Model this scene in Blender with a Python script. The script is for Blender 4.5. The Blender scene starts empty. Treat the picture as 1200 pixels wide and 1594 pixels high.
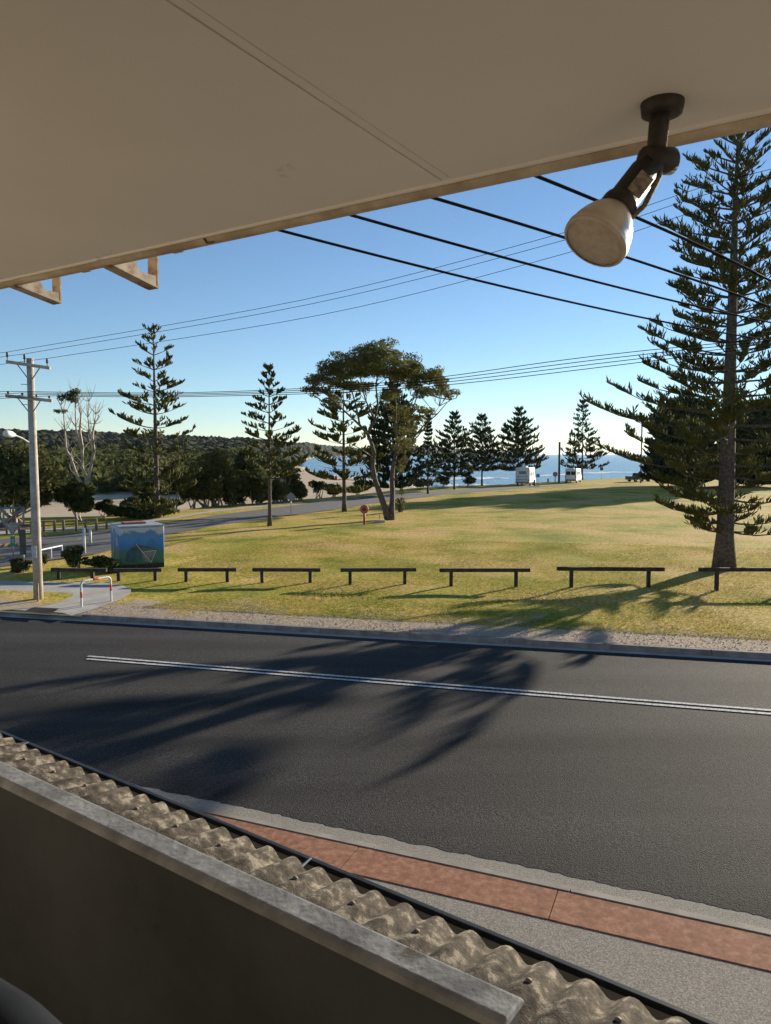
import bpy, math, random
import numpy as np
from mathutils import Vector, Matrix
R = math.radians
rng = np.random.default_rng(7); random.seed(7)
SC = bpy.context.scene; COL = SC.collection
# ---------------------------------------------------------------- camera
F = 1170.0; PIT = math.atan(90/F); H = 5.3
cd = bpy.data.cameras.new('camera'); cam = bpy.data.objects.new('camera', cd); COL.objects.link(cam)
cam.location = (0, 0, H); cam.rotation_euler = (math.pi/2 - PIT, 0, 0)
cd.sensor_fit = 'VERTICAL'; cd.sensor_height = 9.2; cd.sensor_width = 9.2; cd.lens = 9.2*F/1594.0
cd.clip_start = 0.02; cd.clip_end = 60000
cd.dof.use_dof = True; cd.dof.focus_distance = 30; cd.dof.aperture_fstop = 4.5
SC.camera = cam
# ---------------------------------------------------------------- light
SUN_AZ = R(44); SUN_EL = R(11.5)          # azimuth to the right of +Y
w = bpy.data.worlds.new('World'); SC.world = w; w.use_nodes = True
nt = w.node_tree; bg = nt.nodes['Background']; sky = nt.nodes.new('ShaderNodeTexSky')
sky.sky_type = 'NISHITA'; sky.sun_disc = False; sky.sun_elevation = SUN_EL; sky.sun_rotation = SUN_AZ
sky.altitude = 10; sky.air_density = 0.8; sky.dust_density = 0.0; sky.ozone_density = 2.6
nt.links.new(sky.outputs[0], bg.inputs[0]); bg.inputs[1].default_value = 0.07
sd = bpy.data.lights.new('sun', 'SUN'); sun = bpy.data.objects.new('sun', sd); COL.objects.link(sun)
sd.energy = 4.6; sd.angle = R(0.53); sd.color = (1, 0.88, 0.70)
sdir = Vector((math.sin(SUN_AZ)*math.cos(SUN_EL), math.cos(SUN_AZ)*math.cos(SUN_EL), math.sin(SUN_EL)))
sun.rotation_euler = sdir.to_track_quat('Z', 'Y').to_euler(); sun.location = (30, 30, 40)
SC.view_settings.view_transform = 'Standard'; SC.view_settings.look = 'None'
SC.view_settings.gamma = 1; SC.view_settings.exposure = 1.2
SC.cycles.max_bounces = 7; SC.cycles.diffuse_bounces = 4; SC.cycles.transparent_max_bounces = 8
# ---------------------------------------------------------------- pixels to places
CO, SI = math.cos(PIT), math.sin(PIT)
def ray(px, py):
    x = (px-600)/F; y = -(py-797)/F
    return np.array([x, CO+SI*y, -SI+CO*y])
C0 = np.array([0, 0, H])
def onz(px, py, z=0.0): r = ray(px, py); return C0 + r*((z-H)/r[2])
def dep(px, py, Y): r = ray(px, py); return C0 + r*(Y/r[1])
def onplane(px, py, p, n): r = ray(px, py); return C0 + r*(np.dot(np.asarray(p)-C0, n)/np.dot(r, n))
# ---------------------------------------------------------------- materials
MATS = {}
def mat(name, c1, c2=None, scale=5.0, rough=0.8, bump=0.0, bscale=None, metal=0.0, detail=6, c3=None, spec=0.5, coat=0, trans=0, world=False, speck=0, broad=0):
    if name in MATS: return MATS[name]
    m = bpy.data.materials.new(name); m.use_nodes = True; N = m.node_tree.nodes; L = m.node_tree.links
    b = N['Principled BSDF']; b.inputs['Roughness'].default_value = rough; b.inputs['Metallic'].default_value = metal
    b.inputs['Specular IOR Level'].default_value = spec; b.inputs['Coat Weight'].default_value = coat
    tc = N.new('ShaderNodeTexCoord')
    if world: tc = N.new('ShaderNodeNewGeometry'); CRD = tc.outputs['Position']
    else: CRD = tc.outputs['Object']
    if c2 is not None:
        n = N.new('ShaderNodeTexNoise'); n.inputs['Scale'].default_value = scale; n.inputs['Detail'].default_value = detail
        n.inputs['Roughness'].default_value = 0.62
        L.new(CRD, n.inputs['Vector'])
        r = N.new('ShaderNodeValToRGB'); r.color_ramp.elements[0].position = 0.36; r.color_ramp.elements[1].position = 0.64
        r.color_ramp.elements[0].color = (*c1, 1); r.color_ramp.elements[1].color = (*c2, 1)
        if c3: e = r.color_ramp.elements.new(0.52); e.color = (*c3, 1)
        L.new(n.outputs[0], r.inputs[0]); L.new(r.outputs[0], b.inputs['Base Color'])
        if broad:      # slow variation: wheel tracks, patches
            n4 = N.new('ShaderNodeTexNoise'); n4.inputs['Scale'].default_value = broad; n4.inputs['Detail'].default_value = 5; mp4 = N.new('ShaderNodeMapping'); mp4.inputs['Rotation'].default_value = (0, 0, R(14)); mp4.inputs['Scale'].default_value = (.12, 1, 1)
            L.new(CRD, mp4.inputs[0]); L.new(mp4.outputs[0], n4.inputs['Vector']); r4 = N.new('ShaderNodeValToRGB'); r4.color_ramp.elements[0].position = .32; r4.color_ramp.elements[0].color = (.5, .5, .5, 1); r4.color_ramp.elements[1].position = .68; r4.color_ramp.elements[1].color = (1.8, 1.74, 1.68, 1)
            L.new(n4.outputs[0], r4.inputs[0]); mx4 = N.new('ShaderNodeMix'); mx4.data_type = 'RGBA'; mx4.blend_type = 'MULTIPLY'; mx4.inputs[0].default_value = 1
            L.new(r.outputs[0], mx4.inputs[6]); L.new(r4.outputs[0], mx4.inputs[7]); L.new(mx4.outputs[2], b.inputs['Base Color'])
        if speck:      # sparse mildew specks and broad stains
            n3 = N.new('ShaderNodeTexNoise'); n3.inputs['Scale'].default_value = speck; n3.inputs['Detail'].default_value = 8; n3.inputs['Roughness'].default_value = .7; L.new(CRD, n3.inputs['Vector'])
            r3 = N.new('ShaderNodeValToRGB'); r3.color_ramp.elements[0].position = .27; r3.color_ramp.elements[0].color = (.35, .3, .25, 1); r3.color_ramp.elements[1].position = .36; r3.color_ramp.elements[1].color = (1, 1, 1, 1)
            L.new(n3.outputs[0], r3.inputs[0]); mx3 = N.new('ShaderNodeMix'); mx3.data_type = 'RGBA'; mx3.blend_type = 'MULTIPLY'; mx3.inputs[0].default_value = 1
            L.new(r.outputs[0], mx3.inputs[6]); L.new(r3.outputs[0], mx3.inputs[7]); L.new(mx3.outputs[2], b.inputs['Base Color'])
    else: b.inputs['Base Color'].default_value = (*c1, 1)
    if bump:
        n2 = N.new('ShaderNodeTexNoise'); n2.inputs['Scale'].default_value = bscale or scale*6; n2.inputs['Detail'].default_value = 5
        L.new(CRD, n2.inputs['Vector'])
        bp = N.new('ShaderNodeBump'); bp.inputs['Strength'].default_value = 1.0; bp.inputs['Distance'].default_value = bump
        L.new(n2.outputs[0], bp.inputs['Height']); L.new(bp.outputs[0], b.inputs['Normal'])
    if trans:
        t = N.new('ShaderNodeBsdfTranslucent'); mx = N.new('ShaderNodeMixShader'); mx.inputs[0].default_value = trans
        if c2 is not None: L.new(r.outputs[0], t.inputs[0])
        else: t.inputs[0].default_value = (*c1, 1)
        L.new(b.outputs[0], mx.inputs[1]); L.new(t.outputs[0], mx.inputs[2]); L.new(mx.outputs[0], N['Material Output'].inputs[0])
    MATS[name] = m; return m
# ---------------------------------------------------------------- mesh helpers
def V(p): return np.asarray(p, float)
class MB:
    def __init__(s): s.v = []; s.f = []
    def add(s, vs, fs):
        o = len(s.v); s.v += [tuple(map(float, p)) for p in vs]; s.f += [tuple(i+o for i in f) for f in fs]; return s
    def box(s, c, ax, ay, az):
        c, ax, ay, az = V(c), V(ax), V(ay), V(az)
        vs = [c+i*ax+j*ay+k*az for k in (-.5, .5) for j in (-.5, .5) for i in (-.5, .5)]
        return s.add(vs, [(0,2,3,1), (4,5,7,6), (0,1,5,4), (2,6,7,3), (0,4,6,2), (1,3,7,5)])
    def abox(s, c, d): return s.box(c, (d[0],0,0), (0,d[1],0), (0,0,d[2]))
    def tube(s, pts, rad, n=8, cap=True):
        pts = [V(p) for p in pts]; k = len(pts)
        if np.isscalar(rad): rad = [rad]*k
        ref = None; vs = []
        for i in range(k):
            t = pts[min(i+1, k-1)] - pts[max(i-1, 0)]; t = t/(np.linalg.norm(t)+1e-12)
            if ref is None:
                a = V((0,0,1)) if abs(t[2]) < .9 else V((1,0,0)); ref = np.cross(t, a)
            ref = ref - t*np.dot(ref, t); ref /= (np.linalg.norm(ref)+1e-12); b = np.cross(t, ref)
            for j in range(n):
                a = 2*math.pi*j/n; vs.append(pts[i] + rad[i]*(math.cos(a)*ref + math.sin(a)*b))
        fs = [(i*n+j, i*n+(j+1) % n, (i+1)*n+(j+1) % n, (i+1)*n+j) for i in range(k-1) for j in range(n)]
        if cap: fs += [tuple(range(n))[::-1], tuple((k-1)*n+j for j in range(n))]
        return s.add(vs, fs)
    def prism(s, poly, d):
        poly = [V(p) for p in poly]; n = len(poly); d = V(d)
        return s.add(poly+[p+d for p in poly], [tuple(range(n))[::-1], tuple(range(n, 2*n))] + [(i, (i+1) % n, n+(i+1) % n, n+i) for i in range(n)])
    def ball(s, c, r, seg=10, rings=6):
        if np.isscalar(r): r = (r, r, r)
        vs = [V(c)+V((0,0,r[2]))]
        for i in range(1, rings):
            t = math.pi*i/rings
            vs += [V(c)+V((r[0]*math.sin(t)*math.cos(2*math.pi*j/seg), r[1]*math.sin(t)*math.sin(2*math.pi*j/seg), r[2]*math.cos(t))) for j in range(seg)]
        vs.append(V(c)-V((0,0,r[2]))); L = len(vs)-1
        fs = [(0, 1+j, 1+(j+1) % seg) for j in range(seg)]
        for i in range(rings-2):
            a = 1+i*seg; fs += [(a+j, a+seg+j, a+seg+(j+1) % seg, a+(j+1) % seg) for j in range(seg)]
        a = 1+(rings-2)*seg; fs += [(a+j, L, a+(j+1) % seg) for j in range(seg)]
        return s.add(vs, fs)
    def build(s, name, m, parent=None, smooth=False, bevel=0):
        off = np.array(parent_loc(parent)); vv = np.array(s.v)-off
        me = bpy.data.meshes.new(name); me.from_pydata(vv.tolist(), [], s.f); me.validate()
        return link(name, me, m, parent, smooth, bevel)
def parent_loc(p):
    l = np.zeros(3)
    while p is not None: l += np.array(p.location); p = p.parent
    return l
def link(name, me, m, parent=None, smooth=False, bevel=0):
    o = bpy.data.objects.new(name, me); COL.objects.link(o); me.materials.append(m)
    if parent is not None: o.parent = parent
    if smooth: me.polygons.foreach_set('use_smooth', [True]*len(me.polygons))
    if bevel:
        b = o.modifiers.new('bevel', 'BEVEL'); b.width = bevel; b.segments = 2; b.limit_method = 'ANGLE'
    return o
def np_mesh(name, verts, faces, m, parent=None, smooth=False):
    """verts Nx3, faces MxK arrays (one K)"""
    verts = np.asarray(verts, float) - parent_loc(parent); faces = np.asarray(faces)
    me = bpy.data.meshes.new(name); M, K = faces.shape
    me.vertices.add(len(verts)); me.vertices.foreach_set('co', verts.astype(np.float32).ravel())
    me.loops.add(M*K); me.loops.foreach_set('vertex_index', faces.astype(np.int32).ravel())
    me.polygons.add(M); me.polygons.foreach_set('loop_start', np.arange(0, M*K, K, dtype=np.int32))
    if smooth: me.polygons.foreach_set('use_smooth', np.ones(M, dtype=bool))
    me.update(calc_edges=True); me.validate()
    return link(name, me, m, parent)
def tag(o, label=None, cat=None, group=None, kind=None):
    if label: o['label'] = label
    if cat: o['category'] = cat
    if group: o['group'] = group
    if kind: o['kind'] = kind
    return o
def thing(name, loc, label, cat, group=None):
    o = bpy.data.objects.new(name, None); COL.objects.link(o); o.location = tuple(map(float, loc)); o.empty_display_size = .2
    return tag(o, label, cat, group)
def struct(o): o['kind'] = 'structure'; return o
def copy_tree(o, parent=None):
    c = o.copy(); COL.objects.link(c); c.parent = parent
    for ch in list(o.children): copy_tree(ch, c)
    return c
def unit(a): a = V(a); return a/np.linalg.norm(a)
UP = V((0,0,1))
# ---------------------------------------------------------------- main lines of the place
KA, KB = onz(100, 963), onz(1200, 1027)                 # face of the far kerb
KU = unit(KB-KA); KN = unit(np.cross(UP, KU))           # along it (to the right), away from the camera
NA, NB = onz(262, 1231), onz(1200, 1427)                # edge of the asphalt on the near side
NU = unit(NB-NA); NN = unit(np.cross(NU, UP))           # towards the building
GZ = 0.12
def kpt(s, t, z=0.0): p = KA + KU*s + KN*t; return V((p[0], p[1], z))
def npt(s, t, z=0.0): p = NA + NU*s + NN*t; return V((p[0], p[1], z))
# ---------------------------------------------------------------- terrain
tb = lambda a, xs, ys: np.interp(a, xs, ys)
def terrain_h(x, y):
    y1 = np.maximum(y, 1.0); a = 600 + F*x/y1; d = y1
    row = tb(a, [-900, 0, 150, 260, 330, 400, 450, 520, 590, 650, 760, 850, 960, 1050, 1300, 2200], [815, 808, 805, 798, 788, 784, 779, 774, 766, 759, 755, 750, 744, 741, 738, 738])
    De = (H-GZ)*F/(row-707)
    Ds = tb(a, [-900, 400, 430, 466, 500, 560, 640], [138, 138, 260, 700, 2600, 4200, 5200])
    Dr = Ds + tb(a, [0, 350, 640], [760, 800, 900])
    rr = tb(a, [-900, -200, 0, 100, 250, 350, 430, 520, 600, 640, 660], [670, 671, 674, 676, 682, 686, 691, 697, 702, 706, 713])
    hr = H + Dr*(707-rr)/F
    Dn = tb(a, [440, 470, 491, 530, 570, 650, 800, 1000, 1300], [640, 585, 402, 335, 294, 225, 215, 225, 240])
    land = np.where(a < 440, -3.9, -4.3)
    g = np.clip((d-Ds)/(Dr-Ds), -1, 3)
    hill = tb(g, [0, .1, .25, .44, .6, 1, 3], [0, .75, 1.4, 2.05, 1.9, 6, 5.5])/6.0
    z = np.where(g > 0, land + hill*(hr-land), land)
    water = (a > 462) & (d > Dn) & (d < Ds)
    wf = np.clip((d-Dn)/(0.06*Dn), 0, 1)*np.clip((Ds*1.02-d)/(0.04*Ds), 0, 1)*np.clip((a-462)/8, 0, 1)
    z = z*(1-wf) - 9*wf
    z = np.where((a > 650) & (d > Dn), -9, z)
    e = np.clip((d-De)/22.0, 0, 1); e = e*e*(3-2*e)
    zz = GZ*(1-e) + z*e
    rough = np.where(d > De+25, 1, 0)*(np.sin(x*.11+1)*np.cos(y*.083)*.35 + np.sin(x*.031+y*.027)*.6)
    sand = (e > .5) & (g < .02)
    zz = zz + np.where(sand, .25, 1.0)*rough*np.where(z < -8, 0, 1)
    scrub = np.clip(e*1.6-.3, 0, 1)*np.where(g > .02, 1, 0)
    return zz, e, scrub, De
ts = np.concatenate([[0], np.cumsum(0.25*1.042**np.arange(190))]); ts = ts[ts < 14000]; ts = np.append(ts, 15000)
sp = 0.45*np.sinh(np.linspace(0, 10.4, 150)); ss = np.concatenate([-sp[::-1][:-1], sp]) + 11
S_, T_ = np.meshgrid(ss, ts); nS, nT = len(ss), len(ts)
T2 = T_ + 0.15
X_ = KA[0]+KU[0]*S_+KN[0]*T2; Y_ = KA[1]+KU[1]*S_+KN[1]*T2
Z_, E_, SCR_, _ = terrain_h(X_, Y_)
Z_ = np.where(Y_ < 8, GZ, Z_); E_ = np.where(Y_ < 8, 0, E_); SCR_ = np.where(Y_ < 8, 0, SCR_)
Z_ = Z_ + np.where(T2 > 3, .035*np.sin(X_*.9)*np.sin(Y_*.7+1), 0)*(E_ < .01)
idx = np.arange(nS*nT).reshape(nT, nS)
fq = np.stack([idx[:-1, :-1], idx[:-1, 1:], idx[1:, 1:], idx[1:, :-1]], -1).reshape(-1, 4)
fq = fq[Y_.ravel()[fq].min(1) < 152]
def ground_material():
    m = bpy.data.materials.new('park_ground'); m.use_nodes = True; N = m.node_tree.nodes; L = m.node_tree.links; b = N['Principled BSDF']
    b.inputs['Roughness'].default_value = .95; b.inputs['Specular IOR Level'].default_value = .1
    geo = N.new('ShaderNodeNewGeometry')
    def noise(sc, det=5, rg=.6):
        n = N.new('ShaderNodeTexNoise'); n.inputs['Scale'].default_value = sc; n.inputs['Detail'].default_value = det; n.inputs['Roughness'].default_value = rg
        L.new(geo.outputs['Position'], n.inputs['Vector']); return n
    def ramp(src, stops):
        r = N.new('ShaderNodeValToRGB'); els = r.color_ramp.elements
        els[0].position, els[0].color = stops[0][0], (*stops[0][1], 1); els[1].position, els[1].color = stops[-1][0], (*stops[-1][1], 1)
        for p, c in stops[1:-1]: e = els.new(p); e.color = (*c, 1)
        L.new(src, r.inputs[0]); return r
    def mix(f, a, bb):
        x = N.new('ShaderNodeMix'); x.data_type = 'RGBA'; L.new(f, x.inputs[0]); L.new(a, x.inputs[6]); L.new(bb, x.inputs[7]); return x.outputs[2]
    n1 = noise(.16, 7, .68); n2 = noise(7, 4); n3 = noise(1.1, 6)
    g = ramp(n1.outputs[0], [(.34, (.21, .24, .03)), (.45, (.42, .37, .06)), (.52, (.58, .43, .11)), (.60, (.66, .45, .18))])
    f = ramp(n2.outputs[0], [(.34, (.45, .45, .42)), (.66, (1.3, 1.28, 1.2))])
    mu = N.new('ShaderNodeMix'); mu.data_type = 'RGBA'; mu.blend_type = 'MULTIPLY'; mu.inputs[0].default_value = 1
    L.new(g.outputs[0], mu.inputs[6]); L.new(f.outputs[0], mu.inputs[7]); grass = mu.outputs[2]
    # worn gravel strip behind the kerb
    d = N.new('ShaderNodeVectorMath'); d.operation = 'DOT_PRODUCT'; L.new(geo.outputs['Position'], d.inputs[0]); d.inputs[1].default_value = tuple(KN)
    sb = N.new('ShaderNodeMath'); sb.operation = 'SUBTRACT'; L.new(d.outputs['Value'], sb.inputs[0]); sb.inputs[1].default_value = float(np.dot(KA, KN))
    n4 = noise(.55, 6, .65); mm = N.new('ShaderNodeMath'); mm.operation = 'MULTIPLY_ADD'; L.new(n4.outputs[0], mm.inputs[0]); mm.inputs[1].default_value = 8.0; L.new(sb.outputs[0], mm.inputs[2])
    mr = N.new('ShaderNodeMapRange'); L.new(mm.outputs[0], mr.inputs[0]); mr.inputs[1].default_value = 5.4; mr.inputs[2].default_value = 6.9; mr.inputs[3].default_value = 1; mr.inputs[4].default_value = 0
    n5 = noise(24, 4, .7); gr = ramp(n5.outputs[0], [(.34, (.20, .145, .095)), (.5, (.45, .35, .25)), (.66, (.68, .57, .44))])
    c = mix(mr.outputs[0], grass, gr.outputs[0])
    at = N.new('ShaderNodeVertexColor'); at.layer_name = 'zone'; se = N.new('ShaderNodeSeparateColor'); L.new(at.outputs[0], se.inputs[0])
    n6 = noise(.05, 6); sd_ = ramp(n6.outputs[0], [(.35, (.50, .38, .25)), (.65, (.62, .50, .36))])
    c = mix(se.outputs[0], c, sd_.outputs[0])
    n7 = noise(.06, 8); sc_ = ramp(n7.outputs[0], [(.35, (.035, .045, .014)), (.65, (.10, .095, .03))])
    c = mix(se.outputs[1], c, sc_.outputs[0])
    L.new(c, b.inputs['Base Color'])
    bp = N.new('ShaderNodeBump'); bp.inputs['Distance'].default_value = .05; bp.inputs['Strength'].default_value = .8
    n8 = noise(11, 5, .7); L.new(n8.outputs[0], bp.inputs['Height']); L.new(bp.outputs[0], b.inputs['Normal'])
    return m
GM = ground_material()
ter = np_mesh('ground', np.stack([X_, Y_, Z_], -1).reshape(-1, 3), fq, GM, smooth=True)
ca = ter.data.color_attributes.new('zone', 'FLOAT_COLOR', 'POINT')
ca.data.foreach_set('color', np.stack([np.clip(E_*2-.2, 0, 1).ravel(), SCR_.ravel(), np.zeros(nS*nT), np.ones(nS*nT)], -1).astype(np.float32).ravel())
struct(ter)
fa = np.arange(-1500, 2700, 6.0); fd_ = 149*1.028**np.arange(168); A_, D_ = np.meshgrid(fa, fd_)
X2, Y2 = (A_-600)/F*D_, D_; Z2, E2, S2, _ = terrain_h(X2, Y2); Z2 = Z2 - np.where(D_ < 156, .03, 0); ix = np.arange(A_.size).reshape(A_.shape)
ter2 = np_mesh('far_ground', np.stack([X2, Y2, Z2], -1).reshape(-1, 3), np.stack([ix[:-1, :-1], ix[:-1, 1:], ix[1:, 1:], ix[1:, :-1]], -1).reshape(-1, 4), GM, smooth=True)
ca = ter2.data.color_attributes.new('zone', 'FLOAT_COLOR', 'POINT')
ca.data.foreach_set('color', np.stack([np.clip(E2*2-.2, 0, 1).ravel(), S2.ravel(), np.zeros(A_.size), np.ones(A_.size)], -1).astype(np.float32).ravel()); struct(ter2)
lower = MB(); lower.add([kpt(-90, .1, -.16), kpt(90, .1, -.16), kpt(90, -70, -.16), kpt(-90, -70, -.16)], [(3,2,1,0)])
lo = lower.build('road_bed', mat('earth', (.12,.10,.08), (.18,.15,.12), 2)); struct(lo)
cut = 18.0
# ---------------------------------------------------------------- sea
sm = bpy.data.materials.new('sea_water'); sm.use_nodes = True; N = sm.node_tree.nodes; L = sm.node_tree.links; b = N['Principled BSDF']
b.inputs['Base Color'].default_value = (.06, .20, .33, 1); b.inputs['Roughness'].default_value = .22; b.inputs['IOR'].default_value = 1.33
geo = N.new('ShaderNodeNewGeometry'); mp = N.new('ShaderNodeMapping'); mp.inputs['Scale'].default_value = (.02, .08, 1); L.new(geo.outputs['Position'], mp.inputs[0])
n = N.new('ShaderNodeTexNoise'); n.inputs['Scale'].default_value = 1.6; n.inputs['Detail'].default_value = 9; n.inputs['Roughness'].default_value = .65; L.new(mp.outputs[0], n.inputs[0])
bp = N.new('ShaderNodeBump'); bp.inputs['Distance'].default_value = 2.2; bp.inputs['Strength'].default_value = .6; L.new(n.outputs[0], bp.inputs['Height']); L.new(bp.outputs[0], b.inputs['Normal'])
mb = MB(); mb.add([(-9000, 150, -5), (22000, 150, -5), (40000, 42000, -5), (-30000, 42000, -5)], [(0,1,2,3)])
struct(mb.build('sea', sm))
foam = mat('sea_foam', (.75,.78,.8), (.5,.58,.62), .4, .7)
def surf(pts, wdt, hgt):
    mb = MB(); P = [onz(*p, -5) for p in pts]; Q = []
    for i in range(len(P)-1):
        for k in range(10): Q.append(P[i]+(P[i+1]-P[i])*k/10)
    Q.append(P[-1]); n = len(Q); vs = []
    for i, q in enumerate(Q):
        k = (.35+.65*abs(math.sin(i*1.7+q[0]*.05)))*math.sin(math.pi*(i+.3)/(n-.4))**.5
        wv = math.sin(i*.9)*wdt*.4
        vs += [q+V((0, -wdt*k+wv, -.02)), q+V((0, -wdt*.2*k+wv, hgt*k)), q+V((0, wdt*k+wv, .02))]
    fs = []
    for i in range(n-1):
        a = 3*i; fs += [(a, a+3, a+4, a+1), (a+1, a+4, a+5, a+2)]
    return struct(mb.add(vs, fs).build('surf', foam, smooth=True))
surf([(474,733), (500,742), (540,749), (590,755)], 5, .5); surf([(500,727), (540,733), (600,737)], 9, .7)
surf([(620,757), (680,757), (740,756), (800,755)], 6, .8); surf([(640,747), (720,746), (790,744)], 8, 1.0)
surf([(500,719), (560,722), (640,724)], 12, .8); surf([(840,741), (900,737), (985,735)], 6, .8)
# ---------------------------------------------------------------- far headland
mb = MB(); HD = 5600; vs = []; cols = list(range(560, 842, 3))
for i, a in enumerate(cols):
    row = np.interp(a, [560, 640, 665, 690, 730, 760, 800, 826, 834, 840], [697, 694, 694, 696, 698, 700, 701.5, 700.5, 702.5, 706.8]) + .5*math.sin(i*1.9) + .35*math.sin(i*3.7)
    x = (a-600)/F*HD; h = max((707-row)*HD/F + 5, .5)
    for k, (dy, q) in enumerate([(-260, 0), (-200, .38), (-90, .8), (0, 1), (400, .7), (800, 0)]):
        vs.append((x*(HD+dy)/HD, HD+dy, -6+(h+1)*q))
n6 = 6; fs = [(i*n6+k, (i+1)*n6+k, (i+1)*n6+k+1, i*n6+k+1) for i in range(len(cols)-1) for k in range(5)]
struct(mb.add(vs, fs).build('headland', mat('headland_bush', (.04,.05,.025), (.09,.085,.05), .01), smooth=True))
hz = MB(); hz.abox((5000, 21000, 32), (72000, 42700, 86)); hm = bpy.data.materials.new('haze_air'); hm.use_nodes = True; N = hm.node_tree.nodes; N.remove(N['Principled BSDF'])
pv = N.new('ShaderNodeVolumePrincipled'); pv.inputs['Color'].default_value = (.80, .88, 1, 1); pv.inputs['Density'].default_value = 2.5e-5; pv.inputs['Anisotropy'].default_value = .3; hm.node_tree.links.new(pv.outputs[0], N['Material Output'].inputs['Volume'])
tag(hz.build('haze', hm), 'thin sea air over the whole bay', 'haze', kind='stuff')
# ---------------------------------------------------------------- far road, path, kerbs, main road
def sheet(name, pix, z, m, dz=0):
    mb = MB(); mb.add([onz(p[0], p[1], z) for p in pix], [tuple(range(len(pix)))]); return struct(mb.build(name, m))
asph = mat('asphalt', (.010,.010,.010), (.060,.057,.054), 38, .9, .012, 55, detail=3, c3=(.028,.027,.027), spec=.25, broad=.55)
asph2 = mat('old_asphalt', (.085,.083,.082), (.13,.125,.12), 3, .85, .004, 120)
conc = mat('concrete', (.19,.175,.15), (.30,.275,.235), 2.2, .9, .003, 70)
conc2 = mat('pale_concrete', (.36,.33,.29), (.47,.44,.39), 1.5, .9, .003, 70)
agg = mat('exposed_aggregate', (.17,.155,.135), (.40,.37,.32), 60, .9, .003, 110, detail=3, c3=(.27,.25,.215), spec=.2)
terra = mat('terracotta_concrete', (.22,.105,.062), (.38,.205,.13), 11, .88, .003, 80, c3=(.30,.145,.088), spec=.2, detail=9)
white = mat('line_paint', (.16,.16,.155), (.72,.72,.70), 22, .8, detail=8, c3=(.62,.62,.60), spec=.2)
farroad = [(-200,905), (-60,890), (60,874), (150,862), (215,846), (262,832), (330,819), (420,806), (520,793), (600,781), (690,769.5), (800,761), (900,754), (900,752.5), (800,757.5), (690,763.5), (590,770), (500,781), (420,791), (330,803), (262,813), (200,821), (140,827), (60,835), (-60,842), (-200,850)]
top, bot = farroad[13:][::-1], farroad[:13]
mb = MB(); n = 13
mb.add([onz(p[0], p[1], GZ+.03) for p in top]+[onz(p[0], p[1], GZ+.03) for p in bot], [(i, i+1, n+i+1, n+i) for i in range(n-1)])
struct(mb.build('park_road', asph2))
mb = MB(); fp = [((-200,842),(-200,835)), ((0,832),(0,827)), ((140,823),(140,819)), ((262,809),(262,806)), ((330,797),(330,794.5)), ((420,787.5),(420,785)), ((470,782.5),(470,780.5))]
mb.add([onz(*q, GZ+.026) for p in fp for q in p], [(2*i, 2*i+2, 2*i+3, 2*i+1) for i in range(len(fp)-1)])
struct(mb.build('far_path', conc2))
path = [(-160,900), (0,904), (60,906), (120,906), (165,907), (190,911), (204,917), (203,924), (190,932), (168,940), (140,950), (112,958)]
isl = [(-160,962), (12,961.5)]
P = [onz(p[0], p[1], GZ+.034) for p in path] + [kpt(-.2, .16, GZ+.034), kpt(-14, .16, GZ+.034)]
mb = MB(); mb.add(P, [tuple(range(len(P)))]); struct(mb.build('footpath', conc2))
gi = [(-160,922), (0,919), (50,920), (100,922), (114,924), (112,929), (90,938), (50,946), (0,950), (-160,956)]
mb = MB(); Pi = [onz(p[0], p[1], GZ+.045) for p in gi]; mb.add(Pi, [tuple(range(len(Pi)))]); struct(mb.build('grass_island', GM))
mb = MB(); q = [onz(p[0], p[1], GZ+.04) for p in [(36,952), (52,945), (92,947), (78,956)]]; mb.add(q, [(0,1,2,3)]); struct(mb.build('asphalt_patch', asph))
# main road: asphalt strip with a ragged near edge
sN = np.concatenate([np.linspace(-70, -6, 20), np.arange(-5.9, 9, .06), np.linspace(9.2, 60, 20)])
rag = np.array([.014*math.sin(s*3.1)+.012*math.sin(s*11+1)+.02*random.uniform(-1, 1) for s in sN])
mb = MB(); vs = []; rows = 6
for s, r_ in zip(sN, rag):
    a = npt(s, r_); t = np.dot(a-KA, KU); bpt = KA+KU*t+KN*(-.22)
    for k in range(rows+1):
        p = a+(bpt-a)*k/rows; vs.append((p[0], p[1], .0+.05*math.sin(math.pi*k/rows)-(.012 if k == 0 else 0)))
fs = [(i*(rows+1)+k, (i+1)*(rows+1)+k, (i+1)*(rows+1)+k+1, i*(rows+1)+k+1) for i in range(len(sN)-1) for k in range(rows)]
struct(mb.add(vs, fs).build('main_road', asph, smooth=True))
mb = MB(); mb.add([kpt(-60, -.30, -.006), kpt(60, -.30, -.006), kpt(60, .0, .006), kpt(-60, .0, .006)], [(0,1,2,3)]); struct(mb.build('far_gutter_tray', conc2))
mb = MB(); mb.add([npt(-60, -.25, -.02), npt(60, -.25, -.02), npt(60, .42, -.008), npt(-60, .42, -.008)], [(0,3,2,1)]); struct(mb.build('near_gutter_tray', agg))
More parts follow.
